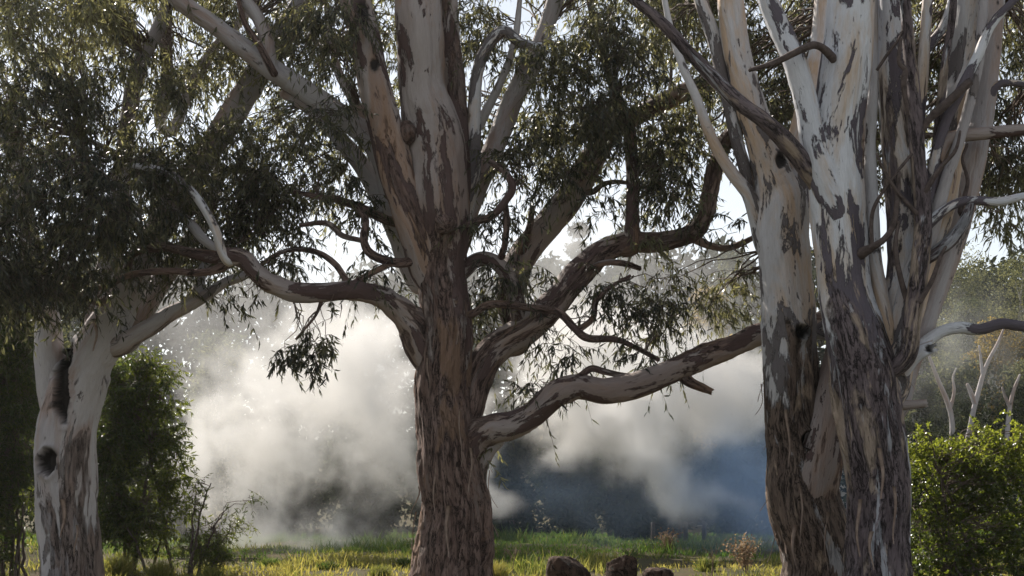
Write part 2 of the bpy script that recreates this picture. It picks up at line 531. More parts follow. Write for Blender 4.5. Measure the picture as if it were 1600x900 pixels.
class Foliage:
    """leaves on hanging sprays, and the twigs that carry them"""

    def __init__(self):
        self.lv, self.lf, self.lt, self.nl = [], [], [], 0
        self.tv, self.tf, self.nt = [], [], 0

    def leaves(self, base, d, L, W, tone, curve=0.12):
        n = len(base)
        r = rng.normal(size=(n, 3))
        side = nrmz(np.cross(d, r))
        nor = np.cross(side, d)
        L = L[:, None]; W = W[:, None]
        c1 = base + d * L * 0.30 + nor * L * curve * 0.5
        c2 = base + d * L * 0.65 + nor * L * curve * 0.7
        tip = base + d * L + nor * L * curve * 0.2 + side * L * 0.08
        V = np.stack([base, c1 - side * W * .5, c1 + side * W * .5, c2 - side * W * .36, c2 + side * W * .36, tip], 1)
        b0 = self.nl + np.arange(n)[:, None] * 6
        t = np.array([[0, 2, 1], [1, 2, 4], [1, 4, 3], [3, 4, 5]])
        self.lf.append((b0[:, :, None] + t[None]).reshape(-1, 3))
        self.lv.append(V.reshape(-1, 3))
        self.lt.append(np.repeat(tone, 6))
        self.nl += n * 6

    def polyline(self, pts, r0, r1, sides=3):
        """pts (n,k,3)"""
        n, k, _ = pts.shape
        T = np.gradient(pts, axis=1)
        T = nrmz(T)
        ref = nrmz(rng.normal(size=(n, 1, 3)))
        N = nrmz(np.cross(T, ref))
        B = np.cross(T, N)
        rr = (r0[:, None] + (r1 - r0)[:, None] * np.linspace(0, 1, k)[None])[..., None]
        rings = []
        for q in range(sides):
            a = 2 * math.pi * q / sides
            rings.append(pts + (N * math.cos(a) + B * math.sin(a)) * rr)
        V = np.stack(rings, 2)
        b0 = self.nt + (np.arange(n) * k * sides)[:, None, None]
        i = (np.arange(k - 1) * sides)[None, :, None]
        j = np.arange(sides)[None, None]
        j2 = (j + 1) % sides
        self.tf.append(np.stack([b0 + i + j, b0 + i + j2, b0 + i + sides + j2, b0 + i + sides + j], -1).reshape(-1, 4))
        self.tv.append(V.reshape(-1, 3))
        self.nt += n * k * sides

    def sprays(self, p0, d, L, nleaf, leafL, leafW, tone, droop=0.55, hang=1.0, tw=0.004):
        n = len(p0)
        ts = np.linspace(0, 1, 5)
        L_ = L[:, None, None]
        pts = p0[:, None] + L_ * (d[:, None] * ts[None, :, None] + np.array([0, 0, -1.0]) * droop * (ts ** 2)[None, :, None])
        self.polyline(pts, np.full(n, tw), np.full(n, tw * 0.4))
        t = 0.12 + 0.88 * rng.random((n, nleaf))
        b = p0[:, None] + L_ * (d[:, None] * t[..., None] + np.array([0, 0, -1.0]) * droop * (t ** 2)[..., None])
        b = b.reshape(-1, 3)
        m = len(b)
        dd = np.repeat(d, nleaf, 0) * 0.45 + np.array([0, 0, -1.0]) * hang + rng.normal(size=(m, 3)) * 0.5
        dd = nrmz(dd)
        LL = leafL * (0.6 + 0.65 * rng.random(m))
        WW = leafW * (0.7 + 0.6 * rng.random(m))
        tn = np.clip(np.repeat(tone, nleaf) + rng.normal(size=m) * 0.18, 0, 1)
        self.leaves(b, dd, LL, WW, tn)

    def clump(self, c, rad, cover, limbpts, limbrad, leafL=0.125, leafW=0.021, nleaf=15, tone=0.3, spray=(0.28, 0.62), droop=0.55,
              hang=1.0, dens=78.0, maxlink=2.6, tw=0.004):
        """a clump of sprays in an ellipsoid; cover = share of the sky it hides"""
        rad = np.asarray(rad, float)
        area = math.pi * rad[0] * rad[2]
        k = -math.log(max(1 - cover, 0.02))
        ns = max(3, int(area * k * dens * (15 / nleaf) * (0.125 * 0.021) / (leafL * leafW)))
        nc = max(2, ns // 9)
        u = nrmz(rng.normal(size=(nc * 3, 3))) * (rng.random((nc * 3, 1)) ** 0.42)
        cen = c + u * rad * 0.95
        key = fbm(cen * 1.9, 2, 83) + 0.32 * rng.normal(size=nc * 3)      # leaves gather in tufts with gaps between
        cen = cen[np.argsort(-key)[:nc]]
        if limbpts is not None and len(limbpts):
            hub = c + rng.normal(size=3) * rad * 0.2
            dl = np.linalg.norm(limbpts - hub, axis=1)
            cand = np.argsort(dl)[:max(6, len(dl) // 60)]
            own = limbpts[rng.choice(cand[:40], size=max(1, nc // 12))]
            ow = own[rng.integers(0, len(own), nc)]
            hubs = np.repeat(hub[None], nc, 0) + rng.normal(size=(nc, 3)) * rad * 0.25
            ts = np.linspace(0, 1, 7)[None, :, None]
            mid = hubs * 0.55 + ow * 0.45 + np.array([0, 0, 0.12])
            pts = (1 - ts) ** 2 * ow[:, None] + 2 * ts * (1 - ts) * mid[:, None] + ts ** 2 * cen[:, None]
            pts[:, 1:-1] += rng.normal(size=(nc, 5, 3)) * 0.035
            far = np.linalg.norm(cen - ow, axis=1)
            keep = far < maxlink
            if keep.any():
                self.polyline(pts[keep], 0.006 + 0.0035 * far[keep], np.full(keep.sum(), 0.004), 4)
        idx = rng.integers(0, nc, ns)
        p0 = cen[idx] + rng.normal(size=(ns, 3)) * 0.07
        d = nrmz(rng.normal(size=(ns, 3)) * np.array([1, 1, 0.6]) + np.array([0, 0, -0.1]))
        L = spray[0] + (spray[1] - spray[0]) * rng.random(ns)
        tn = np.clip(tone + rng.normal(size=nc)[idx] * 0.13, 0, 1)
        self.sprays(p0, d, L, nleaf, leafL, leafW, tn, droop, hang, tw)

    def build(self, parent, leafmat, twigmat, crown="crown", twigs="twigs"):
        if self.lv:
            obj(crown, mesh_np(crown, np.vstack(self.lv), np.vstack(self.lf), leafmat, {"tone": np.concatenate(self.lt)}, smooth=False),
                parent, kind="stuff")
        if self.tv:
            obj(twigs, mesh_np(twigs, np.vstack(self.tv), np.vstack(self.tf), twigmat), parent, kind="stuff")


def px_clump(fo, x, y, rx, ry, D, rd, cover, lp, lr, **kw):
    c = P(x, y, D)
    fo.clump(c, (rx / F * D, rd, ry / F * D), cover, lp, lr, **kw)


def fill(fo, x0, x1, y0, y1, D, d0, d1, n, lp, cover):
    # the far side of the crown
    for _ in range(n):
        x, y = x0 + (x1 - x0) * rng.random(), y0 + (y1 - y0) * rng.random() ** 1.25
        px_clump(fo, x, y, 45 + 45 * rng.random(), 35 + 40 * rng.random(), D + d0 + (d1 - d0) * rng.random(), .5, cover, lp, None,
                 tone=0.3 + 0.35 * rng.random(), maxlink=5.0)


def bark_strips(tree, spots, D, mat):
    """loose ribbons of bark: (x, y top, length px, outward dir -1/1/0, depth offset)"""
    for (x, y, ln, side, dd) in spots:
        top = P(x, y, D + dd)
        L = ln / F * D
        n = 9
        t = np.linspace(0, 1, n)
        w = (0.012 + 0.022 * rng.random()) * (1 - 0.6 * t)
        out = (0.004 + 0.22 * L * t ** 2.2) * (0.5 + rng.random())
        c = np.stack([top[0] + side * out + 0.02 * np.sin(t * 5 + x), top[1] - 0.03 - (0.5 if side == 0 else 0.15) * out, top[2] - t * L * 0.97], -1)
        tw = t * (rng.random() * 2.5 - 1.0)
        sv = np.stack([np.cos(tw) * (0.3 if side else 1), np.sin(tw) + (0.7 if side else 0), 0 * tw], -1)
        sv = nrmz(sv)
        nv = nrmz(np.cross(sv, [0, 0, 1.0]))
        ring = np.stack([c - sv * w[:, None], c + nv * 0.006, c + sv * w[:, None], c - nv * 0.004 + nv * 0.002], 1)
        V = ring.reshape(-1, 3)
        i = np.arange(n - 1)[:, None] * 4
        j = np.arange(4)[None]
        q = np.stack([i + j, i + (j + 1) % 4, i + 4 + (j + 1) % 4, i + 4 + j], -1).reshape(-1, 4)
        cap = np.array([[0, 1, 2, 3], [(n - 1) * 4 + 3, (n - 1) * 4 + 2, (n - 1) * 4 + 1, (n - 1) * 4]])
        obj("bark_strip", mesh_np("bark_strip", V, np.vstack([q, cap]), mat), tree)


def grow(tree, D, specs, mat):
    """specs: list of dicts(name, pts, ...) -> part meshes; returns sample points of the thin limbs for the foliage"""
    lp = []
    axes = []
    for s in specs:
        s = dict(s)
        if axes and s["name"] in ("limb", "branch", "stem"):
            q = s["pts"][0]
            d0 = s.get("D", D) + (q[3] if len(q) > 3 else 0.0)
            p0 = P(q[0], q[1], d0)
            best = min(((np.linalg.norm(ax - p0, axis=1).min(), k) for k, ax in enumerate(axes)))
            ax = axes[best[1]]
            i0 = int(np.argmin(np.linalg.norm(ax - p0, axis=1)))
            ds = np.linalg.norm(ax[1] - ax[0]) + 1e-6
            i1 = max(0, i0 - int(min(0.45, 2.2 * q[2] / F * d0) / ds))
            if best[0] < 0.7 and i1 < i0:        # root the limb in the wood it grows from, running up out of it
                a = ax[i1]
                ptl = list(s["pts"]) if best[0] > 0.05 else list(s["pts"][1:])
                s["pts"] = [(800 + a[0] * F / a[1], HZ - (a[2] - CAMZ) * F / a[1], q[2] * 0.8, a[1] - s.get("D", D))] + ptl
        nm = s.pop("name")
        m_ = s.pop("mat", mat)
        DD = s.pop("D", D)
        lab = s.pop("label", None)
        me, path, rad = limb_mesh(nm, s.pop("pts"), DD, m_, **s)
        obj(nm, me, tree, label=lab)
        if nm != "burl":
            axes.append(path[::2])
        sel = rad < 0.16
        if sel.any():
            lp.append(path[sel][::3])
    return np.vstack(lp)


def ramp(y0, y1):
    return lambda py: float(np.clip((py - y0) / (y1 - y0), 0, 1))

GUM = "large gum trees standing in front of the smoke"

# ------------------------------------------------------------------ central gum tree
DC = 18.0
tree = thing("gum_tree", (P(700, 900, DC)[0], DC, 0), "thick brown fibrous-barked gum tree in the centre with long limbs to both sides", "tree", GUM)
dark_low = ramp(100, 620)
specs = [
    dict(name="trunk", pts=[(702, 985, 76), (701, 930, 66), (701, 890, 60), (703, 830, 55), (702, 770, 51), (700, 700, 46), (699, 640, 46), (697, 560, 43),
                            (696, 480, 40), (696, 420, 38), (695, 370, 41), (690, 320, 46, .02), (684, 260, 46, .05), (676, 200, 43, .05), (664, 130, 37, .05), (658, 60, 36), (653, 0, 36), (648, -60, 34), (642, -130, 30)],
         rough=ramp(150, 800), flute=0.14, lump=0.06, res=0.028, ridge=1.15),
    dict(name="stem", pts=[(668, 420, 30, .05), (655, 375, 31, -.05), (640, 330, 29, -.1), (624, 280, 28, -.1), (603, 205, 27, -.1), (588, 150, 26, -.1), (578, 110, 25, -.05), (570, 60, 24), (558, 10, 23), (545, -50, 21), (535, -120, 19)],
         rough=0.2, flute=0.10, res=0.03, dents=[(566, 20, 9, 16, 0.03, 0.0), (586, 100, 7, 10, 0.03, 0.02)]),
    dict(name="stem", pts=[(712, 380, 18, .25), (716, 320, 20, .28), (716, 250, 18, .3), (712, 180, 16, .3), (708, 110, 16, .3), (703, 50, 15, .3), (698, -10, 14, .3), (694, -90, 12, .3)], rough=0.4, flute=0.08),
    # pale limb crossing to the upper left, behind the left stem
    dict(name="limb", pts=[(672, 440, 26, .3), (652, 405, 22, .4), (630, 350, 20, .5), (606, 275, 19, .6), (575, 215, 18, .7), (520, 170, 17, .7), (470, 138, 17, .7), (430, 112, 16, .7), (395, 85, 15, .7), (345, 48, 14, .7), (300, 18, 14, .7), (262, -18, 13, .7), (220, -70, 11, .7)],
         mat=M['bark_pale'], rough=0.0, lump=0.08),
    dict(name="limb", pts=[(655, 440, 18, .5), (625, 375, 16, .6), (596, 315, 15, .8), (570, 265, 14, .9), (535, 222, 13, .9), (505, 185, 12, .9), (470, 160, 10, .9), (440, 145, 7, .9)], mat=M['bark_pale'], rough=0.05),
    dict(name="limb", pts=[(440, 122, 13, .65), (424, 108, 12, .6), (417, 70, 11, .6), (404, 30, 10, .6), (385, 0, 9, .6), (355, -40, 7, .6)], mat=M['bark_pale'], rough=0.0),
    dict(name="branch", pts=[(427, 112, 6, .5), (405, 70, 5, .48), (385, 40, 4.5, .48), (375, 10, 4, .48), (368, -25, 3, .48)], rough=0.8),
    dict(name="branch", pts=[(560, 195, 10, .7), (550, 150, 9, .75), (530, 115, 7, .8), (520, 80, 5, .8), (505, 40, 3, .9)], mat=M['bark_pale']),
    # low left limb
    dict(name="limb", pts=[(690, 565, 30, .0), (662, 522, 29, -.05), (640, 495, 24, -.1), (612, 474, 19, -.15), (580, 460, 16, -.2), (545, 455, 14.5, -.25), (500, 458, 15, -.3), (462, 456, 16, -.35), (430, 443, 15, -.4), (405, 424, 14, -.4), (385, 404, 15, -.4), (362, 400, 15, -.4), (335, 403, 11, -.3), (300, 396, 8, -.2), (260, 384, 7, 0), (225, 388, 7, .1), (204, 402, 6, .2), (198, 430, 6, .3)],
         rough=0.34, lump=0.20, gnarl=2.2),
    dict(name="branch", pts=[(358, 408, 9, -.4), (345, 390, 8, -.45), (337, 362, 7.5, -.5), (322, 332, 7, -.5), (300, 300, 6.5, -.5), (272, 275, 6.5, -.5), (240, 263, 6, -.5), (205, 258, 4, -.5)], rough=0.15, mat=M['bark_rear']),
    dict(name="branch", pts=[(350, 402, 9, -.3), (318, 375, 8, -.2), (296, 350, 8, 0), (262, 318, 7, .2), (235, 290, 6, .3), (205, 262, 4, .4)], rough=0.1, mat=M['bark_pale']),
    dict(name="branch", pts=[(350, 415, 8, -.35), (315, 425, 6, -.3), (260, 423, 5.5, -.3), (205, 430, 5, -.3), (168, 447, 5, -.3), (150, 450, 4, -.3)], rough=0.7),
    dict(name="branch", pts=[(560, 446, 7, -.2), (543, 440, 5.5, -.2), (525, 415, 5, -.2), (500, 397, 4.5, -.2), (470, 390, 4, -.2), (440, 394, 3.5, -.2), (410, 412, 4, -.2)], rough=0.7),
    dict(name="branch", pts=[(690, 410, 12, 0), (655, 408, 8, -.1), (625, 410, 7.5, -.15), (598, 405, 7, -.2), (575, 392, 7, -.2), (568, 370, 6, -.2), (572, 345, 5, -.1), (560, 325, 4, 0)], rough=0.6),
    dict(name="branch", pts=[(605, 410, 6, -.2), (585, 424, 5, -.2), (560, 438, 5, -.2), (545, 450, 5, -.25)], rough=0.6),
    dict(name="branch", pts=[(572, 370, 5, -.2), (535, 368, 4.5, -.2), (518, 352, 4.5, -.2), (500, 348, 4, -.2), (470, 352, 3, -.2)], rough=0.6),
    dict(name="branch", pts=[(660, 372, 11, .2), (632, 352, 8, .3), (600, 342, 7.5, .3), (565, 325, 7, .3), (530, 313, 6, .3), (500, 308, 5, .3), (460, 300, 3.5, .3)], rough=0.6),
    # right side
    dict(name="limb", pts=[(700, 760, 20, .05), (712, 716, 27, .0), (736, 680, 27, -.06), (768, 665, 23, -.12), (800, 661, 21, -.2), (835, 648, 20, -.25), (868, 622, 20, -.3), (905, 607, 19, -.35), (950, 608, 20, -.4), (1010, 596, 21, -.45), (1065, 574, 20, -.5), (1130, 545, 18, -.55), (1190, 520, 17, -.6), (1250, 507, 15, -.6), (1300, 500, 13, -.6)],
         rough=0.34, lump=0.21, gnarl=2.0),
    dict(name="branch", pts=[(1058, 582, 12, -.5), (1078, 597, 8, -.55), (1094, 604, 7, -.55), (1110, 611, 5, -.55)], rough=0.6, stub=True),
    dict(name="branch", pts=[(895, 600, 9, -.35), (908, 588, 6, -.4), (925, 576, 5.5, -.4), (945, 581, 5, -.4), (968, 586, 4.5, -.4), (990, 588, 5, -.4)], rough=0.5, stub=True),
    dict(name="limb", pts=[(712, 690, 22, .1), (733, 640, 27, .1), (745, 596, 25, .1), (772, 553, 24, .1), (815, 520, 24, .1), (858, 482, 23, .1), (898, 440, 21, .15), (938, 398, 19, .2), (980, 379, 17, .2), (1035, 378, 15, .25), (1080, 366, 15, .3), (1103, 335, 14, .3), (1114, 290, 13, .35), (1124, 245, 13, .35), (1140, 212, 13, .4), (1180, 185, 12, .6), (1230, 180, 10, .9)],
         rough=0.34, lump=0.19, gnarl=2.0),
    dict(name="limb", pts=[(984, 385, 15, .2), (988, 350, 11, .2), (990, 300, 10.5, .25), (987, 250, 10, .3), (983, 200, 9, .3), (965, 150, 8, .3), (950, 100, 7, .3), (930, 40, 5, .3), (915, -20, 4, .3)], rough=0.4),
    dict(name="branch", pts=[(1085, 372, 8, .3), (1108, 383, 6, .3), (1135, 388, 5, .3), (1160, 380, 5, .3), (1180, 370, 4, .3)], rough=0.3),
    dict(name="branch", pts=[(905, 432, 8, .1), (940, 412, 5, 0), (975, 412, 5, 0), (1000, 420, 4, 0)], rough=0.5),
    dict(name="limb", pts=[(812, 530, 20, .3), (796, 470, 21, .7), (805, 415, 22, 1.0), (842, 366, 22, 1.2), (888, 310, 22, 1.3), (925, 250, 20, 1.4), (955, 205, 17, 1.5), (1000, 178, 15, 1.6), (1060, 150, 14, 1.7), (1110, 128, 13, 1.8), (1160, 100, 10, 1.8)], rough=0.22, lump=0.09),
    dict(name="branch", pts=[(815, 388, 9, .9), (826, 360, 6, .85), (832, 322, 4, .85)], rough=0.9, stub=True),
    dict(name="branch", pts=[(925, 300, 5, 1.2), (945, 287, 4, 1.1), (975, 285, 3.5, 1.1), (1022, 298, 2.5, 1.1)], rough=0.5),
    dict(name="limb", pts=[(715, 430, 14, .1), (745, 406, 11, .1), (768, 406, 11, .05), (790, 425, 12, .05), (806, 460, 13, .08), (815, 505, 15, .1)], rough=0.5),
    dict(name="limb", pts=[(700, 400, 18, .4), (722, 340, 16, .4), (735, 275, 14, .4), (738, 205, 12, .35), (743, 130, 10, .3), (756, 82, 9, .3), (785, 48, 9, .3), (815, 67, 8, .3), (850, 73, 6, .3)], rough=0.3, mat=M['bark_rear']),
    dict(name="limb", pts=[(705, 400, 20, .7), (735, 310, 18, .8), (765, 240, 17, .9), (798, 165, 16, 1.0), (828, 105, 15, 1.0), (850, 45, 13, 1.0), (872, -15, 12, 1.0), (890, -80, 9, 1.0)], rough=0.05, mat=M['bark_pale']),
    dict(name="branch", pts=[(738, 215, 9, .7), (765, 165, 7, .7), (790, 110, 6, .7), (805, 60, 6, .7), (812, 0, 4, .7)], mat=M['bark_pale']),
    dict(name="branch", pts=[(705, 355, 10, -.1), (738, 348, 6, -.15), (770, 335, 6, -.2), (790, 312, 6, -.2), (800, 292, 6, -.2), (788, 268, 5, -.2), (765, 252, 4, -.1)], rough=0.6),
    dict(name="branch", pts=[(794, 312, 5, -.2), (792, 345, 5, -.2), (788, 385, 5, -.1), (778, 412, 6, .05)], rough=0.6),
    dict(name="branch", pts=[(705, 500, 10, -.1), (738, 490, 6, -.2), (770, 475, 6, -.25), (830, 481, 6, -.3), (872, 488, 6, -.3), (897, 512, 6, -.3), (918, 528, 6, -.3), (960, 530, 5, -.3), (990, 541, 4, -.3), (1030, 562, 3.5, -.3)], rough=0.7),
    dict(name="branch", pts=[(908, 520, 6, -.3), (926, 497, 4.5, -.3), (932, 470, 4, -.3), (955, 448, 3, -.3), (985, 430, 2, -.3)], rough=0.7),
    dict(name="stem", pts=[(745, 960, 22, .1), (742, 880, 20, .1), (741, 800, 19, .1), (744, 740, 18, .1), (758, 706, 16, .05), (780, 684, 13, 0)], rough=0.25, mat=M['bark_pale']),
    dict(name="burl", pts=[(694, 352, 10, -.30), (696, 352, 17, -.38), (697, 353, 14, -.46), (698, 354, 8, -.50)], rough=0.9, lump=0.35, res=0.02),
    dict(name="burl", pts=[(634, 190, 8, -.2), (636, 205, 15, -.2), (640, 220, 10, -.2)], rough=0.9, lump=0.35, res=0.02),
    dict(name="burl", pts=[(742, 900, 8, -.2), (750, 868, 22, -.1), (752, 840, 18, -.05), (748, 815, 8, 0)], rough=0.9, lump=0.3, res=0.025),
    dict(name="branch", pts=[(505, 462, 4, -.3), (495, 490, 2.5, -.3), (478, 512, 2, -.3), (462, 530, 1.5, -.3)], rough=0.8),
]
lp = grow(tree, DC, specs, M['bark_centre'])
fo = Foliage()
for c in [  # x, y, rx, ry, depth offset, thickness m, cover, tone
    (505, 190, 80, 60, -.2, .5, .72, .35), (525, 70, 52, 90, -.3, .4, .8, .3), (560, 330, 75, 55, 0, .5, .6, .2), (600, 425, 55, 40, -.2, .4, .42, .2),
    (450, 395, 70, 35, -.2, .5, .6, .15), (530, 490, 26, 18, -.3, .2, .4, .15), (380, 470, 20, 22, -.3, .2, .25, .1),
    (800, 455, 70, 50, .3, .5, .8, .15), (775, 330, 50, 60, .1, .4, .6, .2), (830, 250, 65, 50, .2, .5, .68, .25), (770, 250, 40, 60, .4, .4, .45, .25),
    (900, 60, 110, 80, .1, .7, .8, .4), (960, 130, 120, 70, 0, .7, .72, .32), (880, 180, 90, 60, .2, .6, .6, .25), (1010, 220, 90, 50, .1, .6, .8, .2),
    (1040, 290, 80, 70, 0, .5, .66, .2), (1010, 365, 60, 25, .1, .3, .6, .55), (900, 260, 70, 60, .3, .5, .55, .2), (810, 605, 55, 32, -.1, .3, .62, .12),
    (875, 520, 45, 40, 0, .4, .7, .12), (1000, 450, 70, 50, -.1, .5, .72, .15), (1040, 500, 55, 50, -.1, .4, .72, .2), (1010, 545, 40, 30, -.1, .3, .45, .15),
    (1130, 365, 40, 35, .2, .3, .35, .2), (740, 60, 60, 80, .8, .6, .55, .35), (740, 150, 30, 120, 1.6, .6, .35, .4), (612, 110, 30, 130, 1.5, .6, .35, .45),
    (700, 20, 110, 60, 1.6, .6, .5, .45), (830, 120, 80, 100, 1.5, .7, .5, .4), (450, 60, 70, 90, 1.6, .7, .55, .5), (400, 200, 70, 80, 1.5, .8, .7, .35), (360, 60, 70, 80, 1.6, .8, .5, .55),
    (470, 260, 80, 50, .6, .6, .72, .18), (660, 450, 40, 60, 1.6, .4, .2, .2), (765, 695, 22, 20, .0, .15, .6, .5), (760, 520, 30, 60, .8, .3, .6, .35), (1120, 60, 90, 90, 1.5, .7, .5, .45),
    (930, 330, 60, 40, .4, .4, .3, .2), (1080, 170, 50, 60, .4, .5, .5, .3),
    (560, -70, 320, 60, 1, 1.2, .7, .4), (950, -60, 260, 50, .8, 1.2, .7, .4),
]:
    px_clump(fo, c[0], c[1], c[2], c[3], DC + c[4], c[5], c[6], lp, None, tone=c[7])
for (x, y, rx, ry, cv) in [(478, 558, 36, 26, .93), (455, 575, 22, 18, .7), (505, 545, 24, 18, .8), (490, 525, 20, 14, .6), (1000, 545, 30, 20, .6)]:
    px_clump(fo, x, y, rx, ry, DC - .3, .22, cv, lp, None, tone=.1, spray=(.12, .32))
fill(fo, 400, 1120, -60, 300, DC, 1.2, 4.5, 44, lp, .30)
fo.build(tree, M['leaf_gum'], M['twig'])
bark_strips(tree, [(762, 735, 60, 1, .05), (764, 790, 50, 1, .05), (762, 830, 45, 1, .05), (757, 700, 40, 1, .05), (654, 760, 45, -1, 0), (650, 800, 60, -1, 0), (646, 850, 50, -1, 0),
                   (660, 640, 40, -1, 0), (720, 640, 90, 0, -.40), (735, 700, 70, 0, -.36), (680, 720, 80, 0, -.38), (700, 790, 80, 0, -.44), (670, 560, 60, 0, -.3), (715, 470, 70, 0, -.3), (760, 860, 40, 1, .05)], DC, M['strip'])

# ------------------------------------------------------------------ left gum tree with the hollow
DL = 19.0
tree = thing("gum_tree", (P(107, 900, DL)[0], DL, 0), "pale smooth-barked gum tree on the left with a dark hollow in its trunk", "tree", GUM)
specs = [
    dict(name="trunk", pts=[(110, 985, 56), (109, 930, 50), (108, 880, 47), (104, 810, 46), (99, 745, 47), (98, 690, 47), (108, 640, 46), (125, 600, 44), (145, 560, 38), (168, 520, 34), (186, 480, 30), (202, 440, 27), (218, 405, 24, .1), (246, 360, 22, .3), (288, 300, 21, .6), (330, 235, 20, .8), (372, 168, 20, 1.), (404, 115, 19, 1.1), (440, 58, 18, 1.2), (474, 0, 17, 1.3), (505, -60, 15, 1.3)],
         rough=ramp(560, 1150), flute=0.14, dents=[(76, 722, 13, 20, 0.26, 0.04), (97, 605, 11, 50, 0.22, 0.03), (105, 550, 7, 24, 0.25, 0.0)], res=0.03, lump=0.07),
    dict(name="stem", pts=[(100, 690, 24, .15), (88, 630, 26, .2), (80, 570, 24, .25), (74, 510, 20, .3), (62, 450, 18, .35), (48, 390, 16, .4), (35, 320, 15, .5), (28, 250, 13, .6), (20, 170, 11, .7)], rough=0.0, dents=[(98, 610, 8, 50, 0.12, 0.0)]),
    dict(name="stem", pts=[(138, 600, 24, .1), (150, 540, 22, .12), (160, 480, 20, .15), (170, 420, 19, .2), (182, 360, 17, .3), (190, 290, 15, .4), (200, 200, 13, .5), (215, 110, 12, .6), (250, 40, 11, .7), (268, -20, 10, .8)], rough=0.4),
    dict(name="stem", pts=[(200, 530, 20, .3), (222, 490, 18, .4), (243, 455, 17, .5), (268, 420, 16, .6), (300, 375, 14, .8), (330, 320, 12, 1.), (345, 260, 10, 1.2)], rough=0.05),
    dict(name="limb", pts=[(180, 540, 18, -.1), (205, 527, 15, -.15), (238, 508, 13, -.2), (265, 490, 12, -.2), (290, 478, 11, -.2), (320, 462, 9.5, -.2), (350, 442, 8, -.2), (378, 432, 7, -.2), (405, 420, 4.5, -.2)], rough=0.25),
    dict(name="branch", pts=[(285, 482, 9, -.2), (305, 460, 8, -.2), (314, 440, 7, -.15), (320, 415, 6, -.1), (345, 398, 5, 0)], rough=0.25),
    dict(name="branch", pts=[(180, 475, 8, -.1), (150, 472, 6, -.3), (120, 462, 5, -.4), (90, 470, 4, -.5)], rough=0.6),
    dict(name="branch", pts=[(268, 210, 8, 1.3), (300, 135, 9, 1.4), (335, 78, 8, 1.5), (375, 35, 7, 1.5), (400, 0, 6, 1.5)], rough=0.),
    dict(name="branch", pts=[(250, 190, 9, 1.3), (262, 120, 9, 1.4), (258, 60, 10, 1.4), (262, 0, 9, 1.5), (265, -50, 8, 1.5)], rough=0.5),
    dict(name="branch", pts=[(300, 330, 7, .2), (260, 290, 6, -.1), (200, 250, 5, -.4), (140, 220, 4, -.6), (90, 200, 3, -.8)], rough=0.5),
]
lp = grow(tree, DL, specs, M['bark_pale'])
fo = Foliage()
for c in [
    (90, 50, 150, 90, -1.5, 1., .5, .75), (60, 190, 140, 90, -2., 1., .85, .25), (200, 170, 120, 90, -1.2, .9, .55, .4), (80, 310, 140, 80, -2.2, .9, .94, .10), (210, 290, 110, 80, -1.2, .8, .86, .12),
    (300, 240, 70, 70, -.2, .8, .55, .3), (320, 330, 90, 60, 0, .7, .86, .1), (410, 310, 80, 55, .2, .7, .88, .1), (80, 410, 100, 50, -1.8, .6, .9, .1), (20, 430, 60, 60, -2, .6, .96, .08),
    (190, 390, 70, 40, -1., .5, .65, .15), (170, 460, 25, 45, -.8, .3, .4, .12), (118, 490, 26, 50, -.8, .3, .45, .12), (290, 425, 60, 35, -.1, .5, .6, .12), (300, 100, 90, 90, 1.2, .8, .6, .55), (170, 50, 100, 70, .5, 1., .6, .6),
    (340, 390, 60, 40, .2, .5, .7, .12), (380, 250, 60, 60, .8, .6, .5, .25), (60, -40, 240, 60, -1, 1.2, .8, .55), (300, -50, 160, 50, .6, 1.2, .7, .5), (250, 205, 70, 60, .2, .6, .4, .4), (470, 330, 50, 50, .3, .5, .7, .12), (345, 455, 40, 25, -.2, .3, .4, .12), (0, 330, 60, 110, -2., .6, .88, .1), (-10, 150, 55, 120, -1.5, .6, .7, .3), (20, 20, 80, 60, -1.2, .6, .6, .6), (5, 450, 60, 40, -1.5, .5, .9, .08),
]:
    px_clump(fo, c[0], c[1], c[2], c[3], DL + c[4], c[5], c[6], lp, None, tone=c[7], maxlink=3.2)
fill(fo, -20, 440, -60, 330, DL, 1.5, 4.5, 24, lp, .2)
fo.build(tree, M['leaf_gum'], M['twig'])
bark_strips(tree, [(100, 780, 60, 0, -.42), (120, 820, 50, 0, -.42), (150, 500, 50, 0, -.3)], DL, M['strip'])

